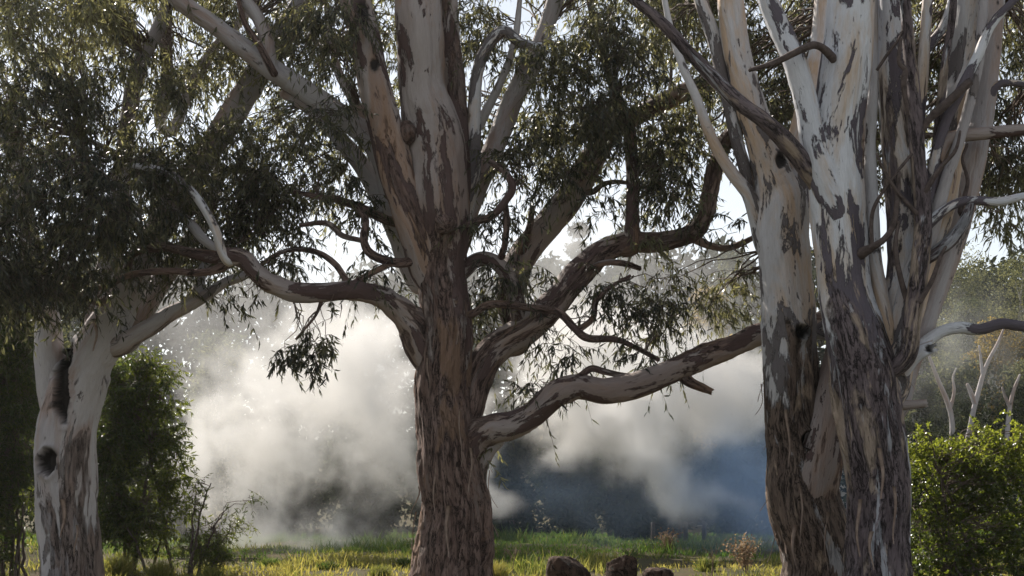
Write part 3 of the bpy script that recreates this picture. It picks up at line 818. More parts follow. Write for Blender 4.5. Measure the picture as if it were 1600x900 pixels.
# ------------------------------------------------------------------ right pair of gum trees
DA = 16.2
tree = thing("gum_tree", (P(1268, 900, DA)[0], DA, 0), "grey and tan gum tree behind the right-hand trunk with a swollen elbow limb", "tree", GUM)
specs = [
    dict(name="trunk", pts=[(1272, 990, 66), (1270, 930, 58), (1268, 880, 54), (1264, 820, 54), (1256, 760, 52), (1248, 700, 49), (1239, 640, 45), (1235, 580, 42), (1232, 500, 42), (1228, 430, 41), (1225, 370, 40), (1222, 320, 38), (1205, 270, 30), (1187, 210, 25), (1170, 150, 22), (1155, 90, 21), (1145, 30, 21), (1138, -40, 20), (1130, -120, 17)],
         rough=ramp(430, 720), flute=0.14, dents=[(1252, 518, 10, 13, 0.12, 0.05), (1264, 688, 10, 12, 0.10, 0.05), (1220, 252, 8, 12, 0.06, 0.02)], res=0.026),
    dict(name="stem", pts=[(1240, 400, 24, .1), (1246, 320, 26, .15), (1254, 240, 24, .25), (1266, 160, 21, .35), (1280, 80, 19, .4), (1290, 0, 18, .4), (1298, -80, 15, .4)], rough=0.0),
    dict(name="stem", pts=[(1268, 850, 20, -.1), (1272, 800, 30, -.18), (1279, 745, 35, -.25), (1287, 690, 32, -.25), (1297, 630, 28, -.2), (1307, 570, 24, -.05), (1325, 500, 20, .2), (1345, 420, 18, .5), (1340, 330, 17, .6), (1345, 240, 16, .6), (1350, 160, 14, .6)], rough=0.3, mat=M['bark_centre'], lump=0.09),
    dict(name="limb", pts=[(1196, 390, 14, .1), (1184, 345, 14, .05), (1170, 305, 11, 0), (1148, 275, 10, 0), (1126, 240, 9, 0), (1106, 200, 8, 0), (1084, 145, 7, 0), (1062, 92, 6, 0), (1045, 35, 5, 0), (1035, -20, 4, 0)], rough=0.1),
    dict(name="stem", pts=[(1205, 420, 12, .3), (1188, 350, 11, .2), (1168, 275, 10, .1), (1148, 205, 10, .1), (1132, 135, 10, .1), (1116, 65, 11, .1), (1096, 5, 11, .1), (1080, -50, 9, .1)], rough=0.35),
    dict(name="branch", pts=[(1275, 520, 7, .2), (1290, 505, 7, .3), (1310, 500, 6, .4)], rough=0.5),
]
lp = grow(tree, DA, specs, M['bark_rear'])
fo = Foliage()
for c in [
    (1215, 60, 70, 100, 2.5, .8, .72, .35), (1225, 190, 60, 60, 2.2, .7, .78, .25), (1100, 120, 60, 80, 2.5, .6, .5, .4), (1130, 440, 60, 50, 2.2, .5, .6, .4), (1060, 430, 40, 40, 2.2, .4, .45, .3), (1110, 480, 50, 30, 2.4, .4, .6, .45),
    (1040, 50, 60, 70, 2.2, .6, .6, .45), (1090, 250, 40, 60, 2.2, .5, .4, .25), (1150, -50, 160, 50, 1.5, 1, .7, .4), (1270, 380, 30, 80, 3, .4, .4, .4), (1275, 480, 20, 60, 3, .4, .5, .6),
]:
    px_clump(fo, c[0], c[1], c[2], c[3], DA + c[4], c[5], c[6], lp, None, tone=c[7], maxlink=4.0)
fill(fo, 1040, 1300, -60, 260, DA, 2.5, 6, 18, lp, .36)
fo.build(tree, M['leaf_gum'], M['twig'])
bark_strips(tree, [(1194, 560, 70, -1, 0), (1192, 600, 50, -1, 0), (1198, 660, 45, -1, 0), (1206, 740, 60, -1, 0), (1215, 820, 60, -1, 0), (1230, 640, 90, 0, -.34), (1250, 760, 90, 0, -.44), (1240, 820, 70, 0, -.44), (1290, 800, 90, 0, -.42)], DA, M['strip'])

DB = 15.0
tree = thing("gum_tree", (P(1372, 900, DB)[0], DB, 0), "many-stemmed gum tree on the right with white and slate patched bark", "tree", GUM)
specs = [
    dict(name="trunk", pts=[(1372, 990, 62), (1372, 930, 54), (1371, 880, 49), (1368, 800, 47), (1365, 720, 48), (1360, 650, 51), (1350, 590, 53), (1336, 530, 48), (1325, 470, 43), (1318, 400, 42), (1309, 330, 43), (1306, 270, 43), (1312, 210, 40), (1320, 140, 39), (1328, 70, 38), (1335, 0, 37), (1342, -70, 34), (1348, -140, 30)],
         rough=ramp(380, 680), flute=0.10, dents=[(1268, 270, 5, 7, 0.03, 0.02)], res=0.024, lump=0.05, ridge=1.1),
    dict(name="limb", pts=[(1312, 350, 26, -.05), (1290, 290, 24, -.1), (1274, 230, 21, -.12), (1262, 170, 19, -.12), (1244, 110, 18, -.1), (1222, 55, 17, -.05), (1202, 0, 16, 0), (1185, -60, 14, 0)], rough=0.02, mat=M['bark_right']),
    dict(name="limb", pts=[(1308, 340, 14, .05), (1286, 306, 15, .0), (1262, 270, 15, -.1), (1235, 232, 15, -.2), (1200, 195, 13, -.3), (1155, 160, 12, -.3), (1112, 117, 11, -.3), (1075, 80, 10, -.3), (1035, 37, 9, -.3), (990, 0, 7, -.3), (950, -30, 5, -.3)], rough=0.62),
    dict(name="stem", pts=[(1382, 600, 30, .15), (1396, 520, 28, .2), (1410, 440, 26, .25), (1412, 360, 25, .25), (1406, 290, 24, .25), (1400, 210, 23, .25), (1394, 130, 23, .25), (1392, 60, 22, .25), (1390, -10, 22, .25), (1388, -90, 20, .25)], rough=0.25),
    dict(name="stem", pts=[(1412, 560, 14, -.3), (1424, 500, 14, -.32), (1436, 430, 14, -.32), (1444, 360, 14, -.32), (1442, 300, 13, -.3), (1434, 250, 12, -.28), (1428, 180, 11, -.25), (1424, 110, 10, -.2), (1418, 40, 9, -.2), (1412, -30, 8, -.2)], rough=0.95),
    dict(name="stem", pts=[(1430, 230, 10, .1), (1436, 170, 9, .1), (1441, 110, 9, .1), (1446, 50, 8, .1), (1450, -10, 8, .1), (1454, -70, 7, .1)], rough=0.15),
    dict(name="branch", pts=[(1440, 78, 7, .1), (1456, 66, 7, .12), (1472, 45, 7, .15), (1485, 10, 6, .15), (1495, -40, 5, .15)], rough=0.1),
    dict(name="stem", pts=[(1392, 610, 26, .05), (1404, 550, 25, .05), (1422, 480, 24, .05), (1442, 410, 23, .05), (1466, 340, 23, .05), (1480, 270, 23, .05), (1488, 200, 23, .05), (1500, 120, 23, .05), (1508, 50, 22, .05), (1514, -10, 22, .05), (1520, -90, 20, .05)], rough=0.02, mat=M['bark_rear']),
    dict(name="stem", pts=[(1398, 640, 20, .2), (1414, 580, 20, .25), (1440, 510, 20, .3), (1466, 440, 20, .35), (1490, 370, 19, .4), (1512, 300, 18, .4), (1528, 220, 18, .4), (1540, 140, 17, .4), (1548, 70, 17, .4), (1556, 0, 16, .4), (1562, -80, 14, .4)], rough=0.0, mat=M['bark_pale']),
    dict(name="stem", pts=[(1452, 300, 10, -.15), (1462, 240, 8, -.2), (1480, 185, 8, -.22), (1502, 138, 8, -.25), (1526, 90, 8, -.25), (1548, 42, 7, -.25), (1578, 8, 6, -.25), (1610, -20, 5, -.25)], rough=0.1),
    dict(name="stem", pts=[(1450, 360, 9, -.1), (1460, 280, 8, -.15), (1465, 210, 7, -.15), (1470, 150, 6.5, -.15), (1478, 90, 6, -.15), (1488, 30, 6, -.15), (1492, -30, 5, -.15)], rough=0.5),
    dict(name="branch", pts=[(1430, 215, 6, -.25), (1450, 188, 6, -.3), (1475, 165, 7, -.35), (1515, 128, 7, -.4)], rough=0.9, stub=True, mat=M['bark_dark']),
    dict(name="limb", pts=[(1475, 225, 14, -.1), (1500, 213, 11, -.15), (1540, 208, 10, -.2), (1580, 204, 9.5, -.2), (1630, 200, 9, -.2)], rough=0.25, mat=M['bark_centre']),
    dict(name="limb", pts=[(1440, 365, 10, -.25), (1462, 340, 8, -.3), (1485, 322, 7.5, -.3), (1512, 312, 7, -.3), (1560, 314, 7, -.3), (1600, 306, 6, -.3), (1640, 302, 5, -.3)], rough=0.2),
    dict(name="limb", pts=[(1430, 415, 11, -.2), (1458, 398, 10, -.25), (1484, 378, 10, -.3), (1503, 355, 9, -.3), (1512, 335, 8, -.3), (1520, 312, 5, -.3)], rough=0.5, stub=True),
    dict(name="limb", pts=[(1405, 575, 18, .0), (1432, 550, 13, .0), (1450, 532, 9.5, 0), (1472, 518, 9, 0), (1500, 512, 9, 0), (1530, 515, 8.5, 0), (1565, 506, 8.5, 0), (1600, 510, 8, 0), (1650, 512, 7, 0)], rough=0.3),
    dict(name="branch", pts=[(1410, 575, 16, -.05), (1430, 556, 13, -.1), (1455, 543, 10, -.12)], rough=0.1, stub=True, dents=[(1452, 545, 6, 6, 0.05, 0)]),
    dict(name="branch", pts=[(1395, 632, 9, 0), (1415, 633, 7.5, 0), (1446, 630, 6.5, 0)], rough=0.3, stub=True, mat=M['bark_centre']),
    dict(name="limb", pts=[(1545, 150, 9, .35), (1560, 132, 6, .3), (1578, 129, 5, .3), (1620, 134, 5, .3)], rough=0.),
    dict(name="branch", pts=[(1345, 395, 9, -.2), (1362, 386, 6, -.3), (1383, 372, 5, -.35), (1397, 348, 4.5, -.35), (1402, 310, 4, -.35), (1404, 270, 3, -.35)], rough=0.9, mat=M['bark_dark'], stub=True),
    dict(name="branch", pts=[(1362, 385, 3, -.3), (1364, 330, 3, -.32), (1390, 285, 2.5, -.35), (1425, 240, 2.5, -.35)], rough=0.9, mat=M['bark_dark']),
    dict(name="branch", pts=[(1418, 180, 3, -.3), (1412, 130, 5, -.35), (1415, 110, 4.5, -.35), (1405, 96, 4, -.35), (1408, 60, 2.5, -.35)], rough=0.9, mat=M['bark_dark']),
    dict(name="branch", pts=[(1370, 110, 2.5, -.15), (1390, 80, 2.5, -.2), (1405, 60, 2, -.2), (1410, 48, 1.5, -.2)], rough=0.9, mat=M['bark_dark']),
    dict(name="branch", pts=[(1300, 90, 7, -.2), (1278, 72, 6, -.35), (1258, 75, 6, -.4), (1210, 98, 5, -.4), (1170, 110, 3, -.4)], rough=0.9, mat=M['bark_dark']),
    dict(name="branch", pts=[(1434, 335, 4, -.35), (1402, 300, 3, -.38), (1380, 264, 2.5, -.4), (1370, 240, 2, -.4)], rough=0.9, mat=M['bark_dark']),
    dict(name="branch", pts=[(1445, 300, 5, -.35), (1470, 262, 4, -.38), (1492, 236, 3, -.4), (1500, 205, 2, -.4)], rough=0.9, mat=M['bark_dark']),
    dict(name="branch", pts=[(1418, 470, 5, -.3), (1404, 420, 4, -.34), (1399, 380, 3.5, -.36), (1404, 345, 2.5, -.36)], rough=0.9, mat=M['bark_dark']),
    dict(name="branch", pts=[(1500, 330, 4, -.1), (1512, 285, 3, -.15), (1504, 250, 2.5, -.15), (1512, 225, 2, -.15)], rough=0.9, mat=M['bark_dark']),
    dict(name="stem", pts=[(1395, 540, 12, .0), (1378, 470, 12, .05), (1366, 400, 11, .1), (1362, 320, 10, .15), (1358, 240, 9, .2), (1362, 160, 8, .25), (1366, 80, 8, .3), (1368, -30, 7, .3)], rough=0.1, mat=M['bark_rear']),
    dict(name="stem", pts=[(1420, 540, 13, -.1), (1432, 450, 12, -.12), (1450, 380, 11, -.15), (1472, 300, 10, -.18), (1496, 230, 9, -.2), (1518, 150, 8, -.22), (1532, 80, 8, -.22), (1538, -30, 7, -.2)], rough=0.0, mat=M['bark_pale']),
    dict(name="branch", pts=[(1437, 470, 5, -.4), (1455, 440, 4, -.42), (1470, 400, 3, -.42), (1478, 385, 2, -.42)], rough=0.9, mat=M['bark_dark']),
]
lp = grow(tree, DB, specs, M['bark_right'])
fo = Foliage()
for c in [
    (1570, 90, 60, 110, 2.5, .8, .8, .3), (1575, 230, 50, 60, 2.2, .7, .93, .28), (1570, 285, 55, 35, 2.0, .6, .9, .75), (1590, 345, 30, 45, 1.6, .3, .6, .5), (1400, 100, 60, 120, 3.2, .7, .62, .3),
    (1370, 230, 40, 80, 3.2, .6, .6, .25), (1450, 40, 50, 60, 3.0, .6, .6, .35), (1500, -50, 160, 50, 1.5, 1, .75, .4), (1420, 260, 40, 80, 3.2, .5, .45, .3), (1530, 170, 30, 60, 3.0, .5, .7, .3),
]:
    px_clump(fo, c[0], c[1], c[2], c[3], DB + c[4], c[5], c[6], lp, None, tone=c[7], maxlink=4.5)
fill(fo, 1340, 1640, -60, 290, DB, 2.8, 6, 18, lp, .45)
fo.build(tree, M['leaf_gum'], M['twig'])
bark_strips(tree, [(1322, 560, 60, -1, 0), (1375, 700, 80, 0, -.36), (1395, 760, 90, 0, -.34), (1340, 780, 90, 0, -.34), (1410, 560, 50, 1, -.1), (1360, 830, 60, 0, -.36), (1415, 480, 90, 0, -.25), (1500, 290, 60, 1, .3), (1488, 245, 60, 0, -.2)], DB, M['strip'])

# ------------------------------------------------------------------ shrubs and hedge
def shrub(name, label, cat, x, base_y, D, clumps, leafmat, leafL, leafW, nleaf=14, stems=5, group=None, hang=0.5, tone=0.3, stem_h=0.8, spray=(0.2, 0.45), dens=78.0, cover_k=1.0, stemmat=None):
    bx = P(x, base_y, D)
    root = np.array([bx[0], D, float(ground_z(np.array([bx[0]]), np.array([D]))[0])])
    t = thing(name, root, label, cat, group)
    allc = [P(c[0], c[1], D + c[4]) for c in clumps]
    lps = []
    for k in range(stems):
        c = allc[k % len(allc)] + rng.normal(size=3) * 0.12
        a = root + np.array([rng.normal() * 0.18, rng.normal() * 0.18, -0.05])
        n = 14
        tt = np.linspace(0, 1, n)[:, None]
        mid = np.array([a[0] * .6 + c[0] * .4, a[1] * .6 + c[1] * .4, a[2] * .35 + c[2] * .65])
        path = (1 - tt) ** 2 * a + 2 * tt * (1 - tt) * mid + tt ** 2 * c + rng.normal(size=(n, 3)) * 0.012
        rad = np.linspace(0.035, 0.010, n) * (0.7 + 0.06 * np.linalg.norm(c - a))
        T, N, B, an = tube(path, rad, 7)
        V = path[:, None] + (N[:, None] * np.cos(an)[None, :, None] + B[:, None] * np.sin(an)[None, :, None]) * rad[:, None, None]
        i = np.arange(n - 1)[:, None] * 7
        j = np.arange(7)[None]
        q = np.stack([i + j, i + (j + 1) % 7, i + 7 + (j + 1) % 7, i + 7 + j], -1).reshape(-1, 4)
        obj("stem", mesh_np("stem", V.reshape(-1, 3), q, stemmat or M['bark_dark']), t)
        lps.append(path[4:])
    lps = np.vstack(lps)
    f = Foliage()
    for c in clumps:
        px_clump(f, c[0], c[1], c[2], c[3], D + c[4], c[5], c[6] * cover_k, lps, None, leafL=leafL, leafW=leafW, nleaf=nleaf, tone=c[7] if len(c) > 7 else tone, hang=hang, spray=spray, droop=0.3, dens=dens)
    f.build(t, leafmat, M['twig'], "foliage", "twigs")
    return t


shrub("shrub", "dark green bushy shrub just right of the left hollow trunk", "shrub", 215, 900, 23.5,
      [(215, 610, 55, 60, 0, .5, .94, .25), (245, 590, 35, 40, .3, .4, .9, .7), (190, 680, 50, 70, 0, .6, .97, .12), (240, 700, 50, 60, 0, .6, .88, .4), (180, 770, 45, 60, 0, .6, .96, .08),  # higher tone on right and top clumps paints in sunlit leaves
       (230, 780, 60, 50, 0, .6, .82, .4), (275, 760, 25, 45, 0, .4, .7, .7), (250, 660, 35, 40, .2, .4, .75, .3), (190, 830, 45, 40, 0, .5, .85, .3), (290, 800, 25, 25, 0, .3, .6, .6), (180, 590, 40, 50, .2, .5, .9, .1), (235, 840, 50, 35, 0, .5, .75, .45), (165, 720, 40, 120, .3, .5, .95, .05)],
      M['leaf_shrub'], 0.10, 0.022, stems=7)
shrub("shrub", "tall blackish green shrub filling the left edge of the picture", "shrub", 20, 900, 20.5,
      [(20, 520, 50, 60, 0, .6, .97, .08), (35, 610, 40, 70, 0, .6, .97, .08), (0, 600, 60, 90, 0, .6, .98, .05), (25, 700, 40, 70, 0, .6, .95, .1), (5, 780, 40, 60, 0, .5, .94, .08), (40, 780, 22, 40, 0.2, .4, .6, .55), (-30, 700, 40, 160, 0, .6, .97, .05), (30, 470, 40, 40, 0, .5, .8, .25), (10, 840, 50, 40, .2, .5, .8, .2)],
      M['leaf_shrub'], 0.10, 0.022, stems=6)
shrub("shrub", "sparse feathery young shrub in front of the smoke beside the bushy shrub", "shrub", 318, 905, 22.5,
      [(330, 830, 50, 40, 0, .4, .5, .45), (310, 790, 25, 40, 0, .3, .35, .4), (365, 830, 30, 30, 0, .3, .35, .45), (380, 770, 20, 20, 0, .25, .3, .2), (300, 860, 40, 30, 0, .4, .6, .6), (350, 870, 50, 25, 0, .4, .6, .5), (308, 740, 14, 26, 0, .2, .2, .4)],
      M['leaf_shrub'], 0.075, 0.014, stems=8, spray=(0.15, 0.35))
shrub("hedge", "dense clipped hedge with top tinted a sunlit yellow-green at the right edge", "hedge", 1510, 905, 20.0,
      [(x, y, 34, 34, d, .45, .86, tn + .12 * math.sin(x * 3.1 + y)) for x in range(1425, 1640, 38) for (y, tn) in ((700, .6), (745, .18), (795, .1), (845, .1), (890, .08)) for d in (0, .6)] +  # high tone paints sunlight on the top, low tone paints the shaded front
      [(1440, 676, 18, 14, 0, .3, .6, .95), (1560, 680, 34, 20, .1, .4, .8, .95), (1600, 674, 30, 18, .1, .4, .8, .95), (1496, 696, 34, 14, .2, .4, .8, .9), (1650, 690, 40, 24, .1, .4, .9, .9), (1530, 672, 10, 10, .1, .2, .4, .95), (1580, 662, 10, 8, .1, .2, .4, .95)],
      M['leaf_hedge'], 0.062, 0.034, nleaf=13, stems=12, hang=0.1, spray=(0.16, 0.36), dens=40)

# ------------------------------------------------------------------ far trees
def far_tree(name, label, x, top_y, D, wpx, leafmat, group="trees beyond the smoke", trunk_px=None, conic=False, nblob=11, size=0.14, n=2600, bottom_y=None, tone=(0.2, 0.7), barkm=None):
    top = P(x, top_y, D)
    gx = top[0]
    gz = float(ground_z(np.array([gx]), np.array([D]))[0])
    H = top[2] - gz
    Wd = wpx / F * D
    t = thing(name, (gx, D, gz), label, "tree" if name != "shrub" else "shrub", group)
    tr = (trunk_px or max(0.16, H * 0.014))
    nn = 10
    tt = np.linspace(0, 1, nn)
    path = np.stack([gx + Wd * 0.10 * np.sin(tt * 3 + x), D + 0 * tt, gz - 0.3 + tt * H * 0.8], -1)
    rad = tr * (1 - 0.75 * tt) + 0.02
    T, N, B, an = tube(path, rad, 8)
    V = path[:, None] + (N[:, None] * np.cos(an)[None, :, None] + B[:, None] * np.sin(an)[None, :, None]) * rad[:, None, None]
    i = np.arange(nn - 1)[:, None] * 8
    j = np.arange(8)[None]
    q = np.stack([i + j, i + (j + 1) % 8, i + 8 + (j + 1) % 8, i + 8 + j], -1).reshape(-1, 4)
    obj("trunk", mesh_np("trunk", V.reshape(-1, 3), q, barkm or M['bark_far']), t)
    f = Foliage()
    blobs = []
    lo = 0.15 if name == "shrub" else (0.10 if conic else 0.32)
    for k in range(nblob):
        h = lo + (1 - lo) * (k + 0.5) / nblob
        w = Wd * 0.5 * ((1 - h) * 1.1 + 0.08 if conic else math.sin(min(1, (h - lo) / (1 - lo) * 0.85 + 0.22) * math.pi) ** 0.6)
        a = rng.random() * 6.283
        o_ = w * (0.2 if conic else 0.55) * rng.random() ** 0.5
        br = (0.75 * w + 0.3) if conic else Wd * (0.17 + 0.12 * rng.random())
        blobs.append((np.array([gx + math.cos(a) * o_, D + math.sin(a) * o_, gz + h * H - br * 0.3]), br, rng.random()))
    lim = np.stack([np.stack([path[min(nn - 1, 4 + k % 5)] * (1 - u) + b_[0] * u for u in np.linspace(0, 1, 5)]) for k, b_ in enumerate(blobs)])
    f.polyline(lim, np.full(nblob, tr * 0.45), np.full(nblob, tr * 0.12), 5)
    for c, br, rn in blobs:
        m = int(n * 2.4) // nblob
        u = nrmz(rng.normal(size=(m, 3)))
        rr = br * (0.55 + 0.5 * rng.random((m, 1)) ** 0.6) * (1 + 0.35 * fbm(u * 1.7 + c, 2, 4)[:, None])
        p = c + u * rr * np.array([1, 1, 0.72])
        d = nrmz(rng.normal(size=(m, 3)) + np.array([0, 0, -0.5]))
        tn = np.clip(tone[0] + (tone[1] - tone[0]) * rn + rng.normal(size=m) * 0.2, 0, 1)
        f.leaves(p, d, size * (0.6 + 0.8 * rng.random(m)), size * 0.5 * (0.6 + 0.8 * rng.random(m)), tn)
    f.build(t, leafmat, barkm or M['bark_far'], "crown", "limbs")
    return t


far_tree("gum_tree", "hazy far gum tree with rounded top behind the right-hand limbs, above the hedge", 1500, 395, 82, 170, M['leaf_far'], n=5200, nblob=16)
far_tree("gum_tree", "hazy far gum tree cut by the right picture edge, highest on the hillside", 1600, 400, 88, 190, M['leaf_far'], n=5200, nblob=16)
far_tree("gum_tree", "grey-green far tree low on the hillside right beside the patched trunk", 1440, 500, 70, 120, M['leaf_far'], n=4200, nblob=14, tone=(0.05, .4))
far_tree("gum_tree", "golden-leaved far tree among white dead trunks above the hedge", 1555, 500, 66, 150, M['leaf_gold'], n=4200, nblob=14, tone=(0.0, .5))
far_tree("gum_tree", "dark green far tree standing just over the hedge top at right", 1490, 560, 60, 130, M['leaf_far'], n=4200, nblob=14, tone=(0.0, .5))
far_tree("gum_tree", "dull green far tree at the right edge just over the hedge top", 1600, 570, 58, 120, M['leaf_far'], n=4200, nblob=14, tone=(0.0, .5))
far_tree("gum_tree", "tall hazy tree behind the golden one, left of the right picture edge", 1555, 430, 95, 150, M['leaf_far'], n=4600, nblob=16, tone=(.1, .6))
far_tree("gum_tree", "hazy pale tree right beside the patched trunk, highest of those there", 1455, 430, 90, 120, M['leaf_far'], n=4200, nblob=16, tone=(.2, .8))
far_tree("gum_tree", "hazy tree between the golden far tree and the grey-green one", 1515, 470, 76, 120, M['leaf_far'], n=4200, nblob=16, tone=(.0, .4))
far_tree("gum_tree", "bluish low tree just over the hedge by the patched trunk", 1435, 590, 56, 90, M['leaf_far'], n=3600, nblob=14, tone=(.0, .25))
far_tree("conifer_tree", "dark conifer half hidden in smoke under the thick diagonal limb", 905, 340, 58, 90, M['leaf_dark'], conic=True, n=4200, nblob=14)
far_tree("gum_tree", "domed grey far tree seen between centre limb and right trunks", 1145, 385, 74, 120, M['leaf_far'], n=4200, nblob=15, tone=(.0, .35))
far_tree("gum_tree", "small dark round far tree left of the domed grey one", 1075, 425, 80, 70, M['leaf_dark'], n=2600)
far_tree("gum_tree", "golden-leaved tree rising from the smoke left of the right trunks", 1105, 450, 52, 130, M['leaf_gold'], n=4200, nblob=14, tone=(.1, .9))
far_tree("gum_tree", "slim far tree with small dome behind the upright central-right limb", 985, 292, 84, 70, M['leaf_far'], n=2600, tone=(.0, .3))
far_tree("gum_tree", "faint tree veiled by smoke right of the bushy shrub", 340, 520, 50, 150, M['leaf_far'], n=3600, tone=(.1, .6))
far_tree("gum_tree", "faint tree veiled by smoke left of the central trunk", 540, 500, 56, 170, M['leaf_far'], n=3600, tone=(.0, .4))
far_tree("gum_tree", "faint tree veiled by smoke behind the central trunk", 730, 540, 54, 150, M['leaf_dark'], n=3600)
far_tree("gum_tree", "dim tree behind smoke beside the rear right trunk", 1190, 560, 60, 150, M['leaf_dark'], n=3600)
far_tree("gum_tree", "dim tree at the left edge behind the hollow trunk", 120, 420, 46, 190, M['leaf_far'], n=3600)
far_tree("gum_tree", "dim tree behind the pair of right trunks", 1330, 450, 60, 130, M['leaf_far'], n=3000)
for (x, ty, D, w, lab) in [(420, 690, 43, 150, "dark low bush in smoke right of the feathery shrub"), (560, 700, 42, 150, "dark low bush in smoke left of the central trunk"),
                           (690, 690, 42, 140, "dark low bush directly behind the central trunk"), (800, 675, 43, 130, "dark low bush right of the central trunk behind smoke"),
                           (880, 690, 42, 130, "dark low bush above the largest rock behind smoke"), (970, 700, 43, 130, "dark low bush behind smoke above the squared rock"),
                           (1060, 690, 44, 130, "dark low bush behind the fence posts"), (1150, 680, 46, 140, "dark low bush behind smoke left of the right trunks"),
                           (1240, 690, 45, 130, "dark low bush behind the rear right trunk"), (280, 690, 42, 140, "dark low bush behind the bushy shrub at left")]:
    far_tree("shrub", lab, x, ty, D, w, M['leaf_dark'], group="dark bushes along the back of the paddock", n=3200, nblob=10, size=0.2, tone=(.0, .8), barkm=M['bark_dark'])

def woodland():
    f = Foliage()
    n = 44000
    x = -24 + 46 * rng.random(n)
    top = 4.2 + 1.6 * fbm(np.stack([x * 0.35, x * 0, x * 0], -1), 3, 61) + 1.2 * fbm(np.stack([x * 1.2, x * 0, x * 0], -1), 2, 63)
    y = 50 + 5 * rng.random(n)
    z = top * (rng.random(n) ** 0.7) + ground_z(x, y) - 0.2
    y = y + 1.2 * fbm(np.stack([x * 0.8, z * 0.8, x * 0], -1), 3, 65) - 2.0 * (1 - z / 6)
    f.leaves(np.stack([x, y, z], -1), nrmz(rng.normal(size=(n, 3)) + np.array([0, 0, -.4])), 0.13 + 0.16 * rng.random(n), 0.06 + 0.08 * rng.random(n), rng.random(n) ** 2, 0.2)
    obj("woodland", mesh_np("woodland", np.vstack(f.lv), np.vstack(f.lf), M['leaf_dark'], {"tone": np.concatenate(f.lt)}, smooth=False), None,
        "dark mass of scrub along the far side of the paddock behind the smoke", "woodland", kind="stuff")


woodland()


def slope_wood():
    f = Foliage()
    n = 100000
    x = -60 + 110 * rng.random(n)
    top = 15.5 + 2.4 * fbm(np.stack([x * 0.16, x * 0, x * 0], -1), 3, 71) + 1.8 * fbm(np.stack([x * 0.5, x * 0, x * 0], -1), 2, 73)
    y = 92 + 8 * rng.random(n)
    z = top * (rng.random(n) ** 0.75)
    y = y + 3 * fbm(np.stack([x * 0.3, z * 0.4, x * 0], -1), 3, 75) - 6.0 * (1 - z / 14)
    f.leaves(np.stack([x, y, z], -1), nrmz(rng.normal(size=(n, 3)) + np.array([0, 0, -.4])), 0.35 + 0.4 * rng.random(n), 0.18 + 0.22 * rng.random(n),
             np.clip(0.5 + fbm(np.stack([x * 0.4, y * 0.2, z * 0.4], -1), 2, 77) + 0.2 * rng.normal(size=n), 0, 1), 0.2)
    obj("forest", mesh_np("forest", np.vstack(f.lv), np.vstack(f.lf), M['leaf_dark'], {"tone": np.concatenate(f.lt)}, smooth=False), None,
        "hazy forest covering the far slope behind the smoke", "forest", kind="stuff")


slope_wood()

# white dead forked trunks on the hillside
for lab, D, legs in [("white dead forked trunk on the hillside beside the right trunks", 50, [[(1487, 705, 5), (1487, 660, 4.2), (1480, 628, 4.2), (1464, 590, 3.2), (1452, 558, 2.4), (1448, 545, 1.2)], [(1484, 640, 3.5), (1491, 612, 2.6), (1489, 590, 1.6), (1494, 575, 1)]]),
                     ("tallest white dead trunk on the hillside, leaning right above the hedge", 49, [[(1512, 705, 6), (1518, 660, 4.6), (1527, 620, 4.2), (1538, 580, 3.6), (1558, 538, 2.6), (1572, 505, 1.4)], [(1524, 632, 4), (1516, 612, 3.5), (1511, 600, 2.5)], [(1536, 590, 3), (1532, 555, 2), (1530, 540, 1.5)]]),
                     ("short white dead trunk on the hillside near the right picture edge", 48, [[(1573, 705, 4), (1577, 650, 3.8), (1583, 615, 3), (1594, 585, 1.6)], [(1579, 640, 3), (1570, 618, 2.5), (1566, 605, 1.5)]])]:
    b0 = P(legs[0][0][0], legs[0][0][1], D)
    t = thing("dead_tree", (b0[0], D, float(ground_z(np.array([b0[0]]), np.array([float(D)]))[0])), lab, "dead tree", "white dead trunks on the hillside")
    legs[0].insert(0, (legs[0][0][0] - 1, 800, 6))
    for k, lg in enumerate(legs):
        me, _, _ = limb_mesh("trunk" if k == 0 else "branch", lg, D, M['bark_pale'], res=0.12)
        obj("trunk" if k == 0 else "branch", me, t)

# ------------------------------------------------------------------ rocks
def rock(label, x, top_y, D, wpx, dpt, seed, square=0.5, skew=0.0, ncut=9):
    import bmesh
    bm = bmesh.new()
    bmesh.ops.create_icosphere(bm, subdivisions=5, radius=1)
    V = np.array([v.co[:] for v in bm.verts])
    top = P(x, top_y, D)
    gz = float(ground_z(np.array([top[0]]), np.array([float(D)]))[0])
    H = top[2] - gz + 0.25
    W = wpx / F * D
    rs = np.random.default_rng(seed)
    e = 2 + 4 * square
    rr = (np.abs(V) ** e).sum(1) ** (-1 / e)
    Q = V * rr[:, None]
    for _ in range(ncut):                              # broken faces
        nrm_ = nrmz(rs.normal(size=3))
        dcut = 0.58 + 0.32 * rs.random()
        h = Q @ nrm_
        Q -= np.where(h > dcut, h - dcut, 0)[:, None] * nrm_ * 0.92
    Q *= (1 + 0.07 * fbm(Q * 2.5 + seed, 5, seed, 0.6) - 0.05 * np.exp(-(fbm(Q * 2.2 + seed + 4, 3, seed + 2) / 0.05) ** 2) + 0.03 * fbm(Q * 9 + seed, 4, seed + 1, 0.7))[:, None]
    Q /= np.abs(Q).max(0)
    Q[:, 0] += skew * Q[:, 2]
    Q = Q * np.array([W / 2, dpt / 2, H / 2]) + np.array([top[0], D, gz - 0.25 + H / 2])
    for v, q in zip(bm.verts, Q):
        v.co = q - np.array([top[0], D, gz])
    me = bpy.data.meshes.new("rock")
    bm.to_mesh(me)
    bm.free()
    me.materials.append(M['rock'])
    for p in me.polygons:
        p.use_smooth = True
    o = obj("rock", me, None, label, "rock", "dark rocks in the grass")
    o.location = (top[0], D, gz)


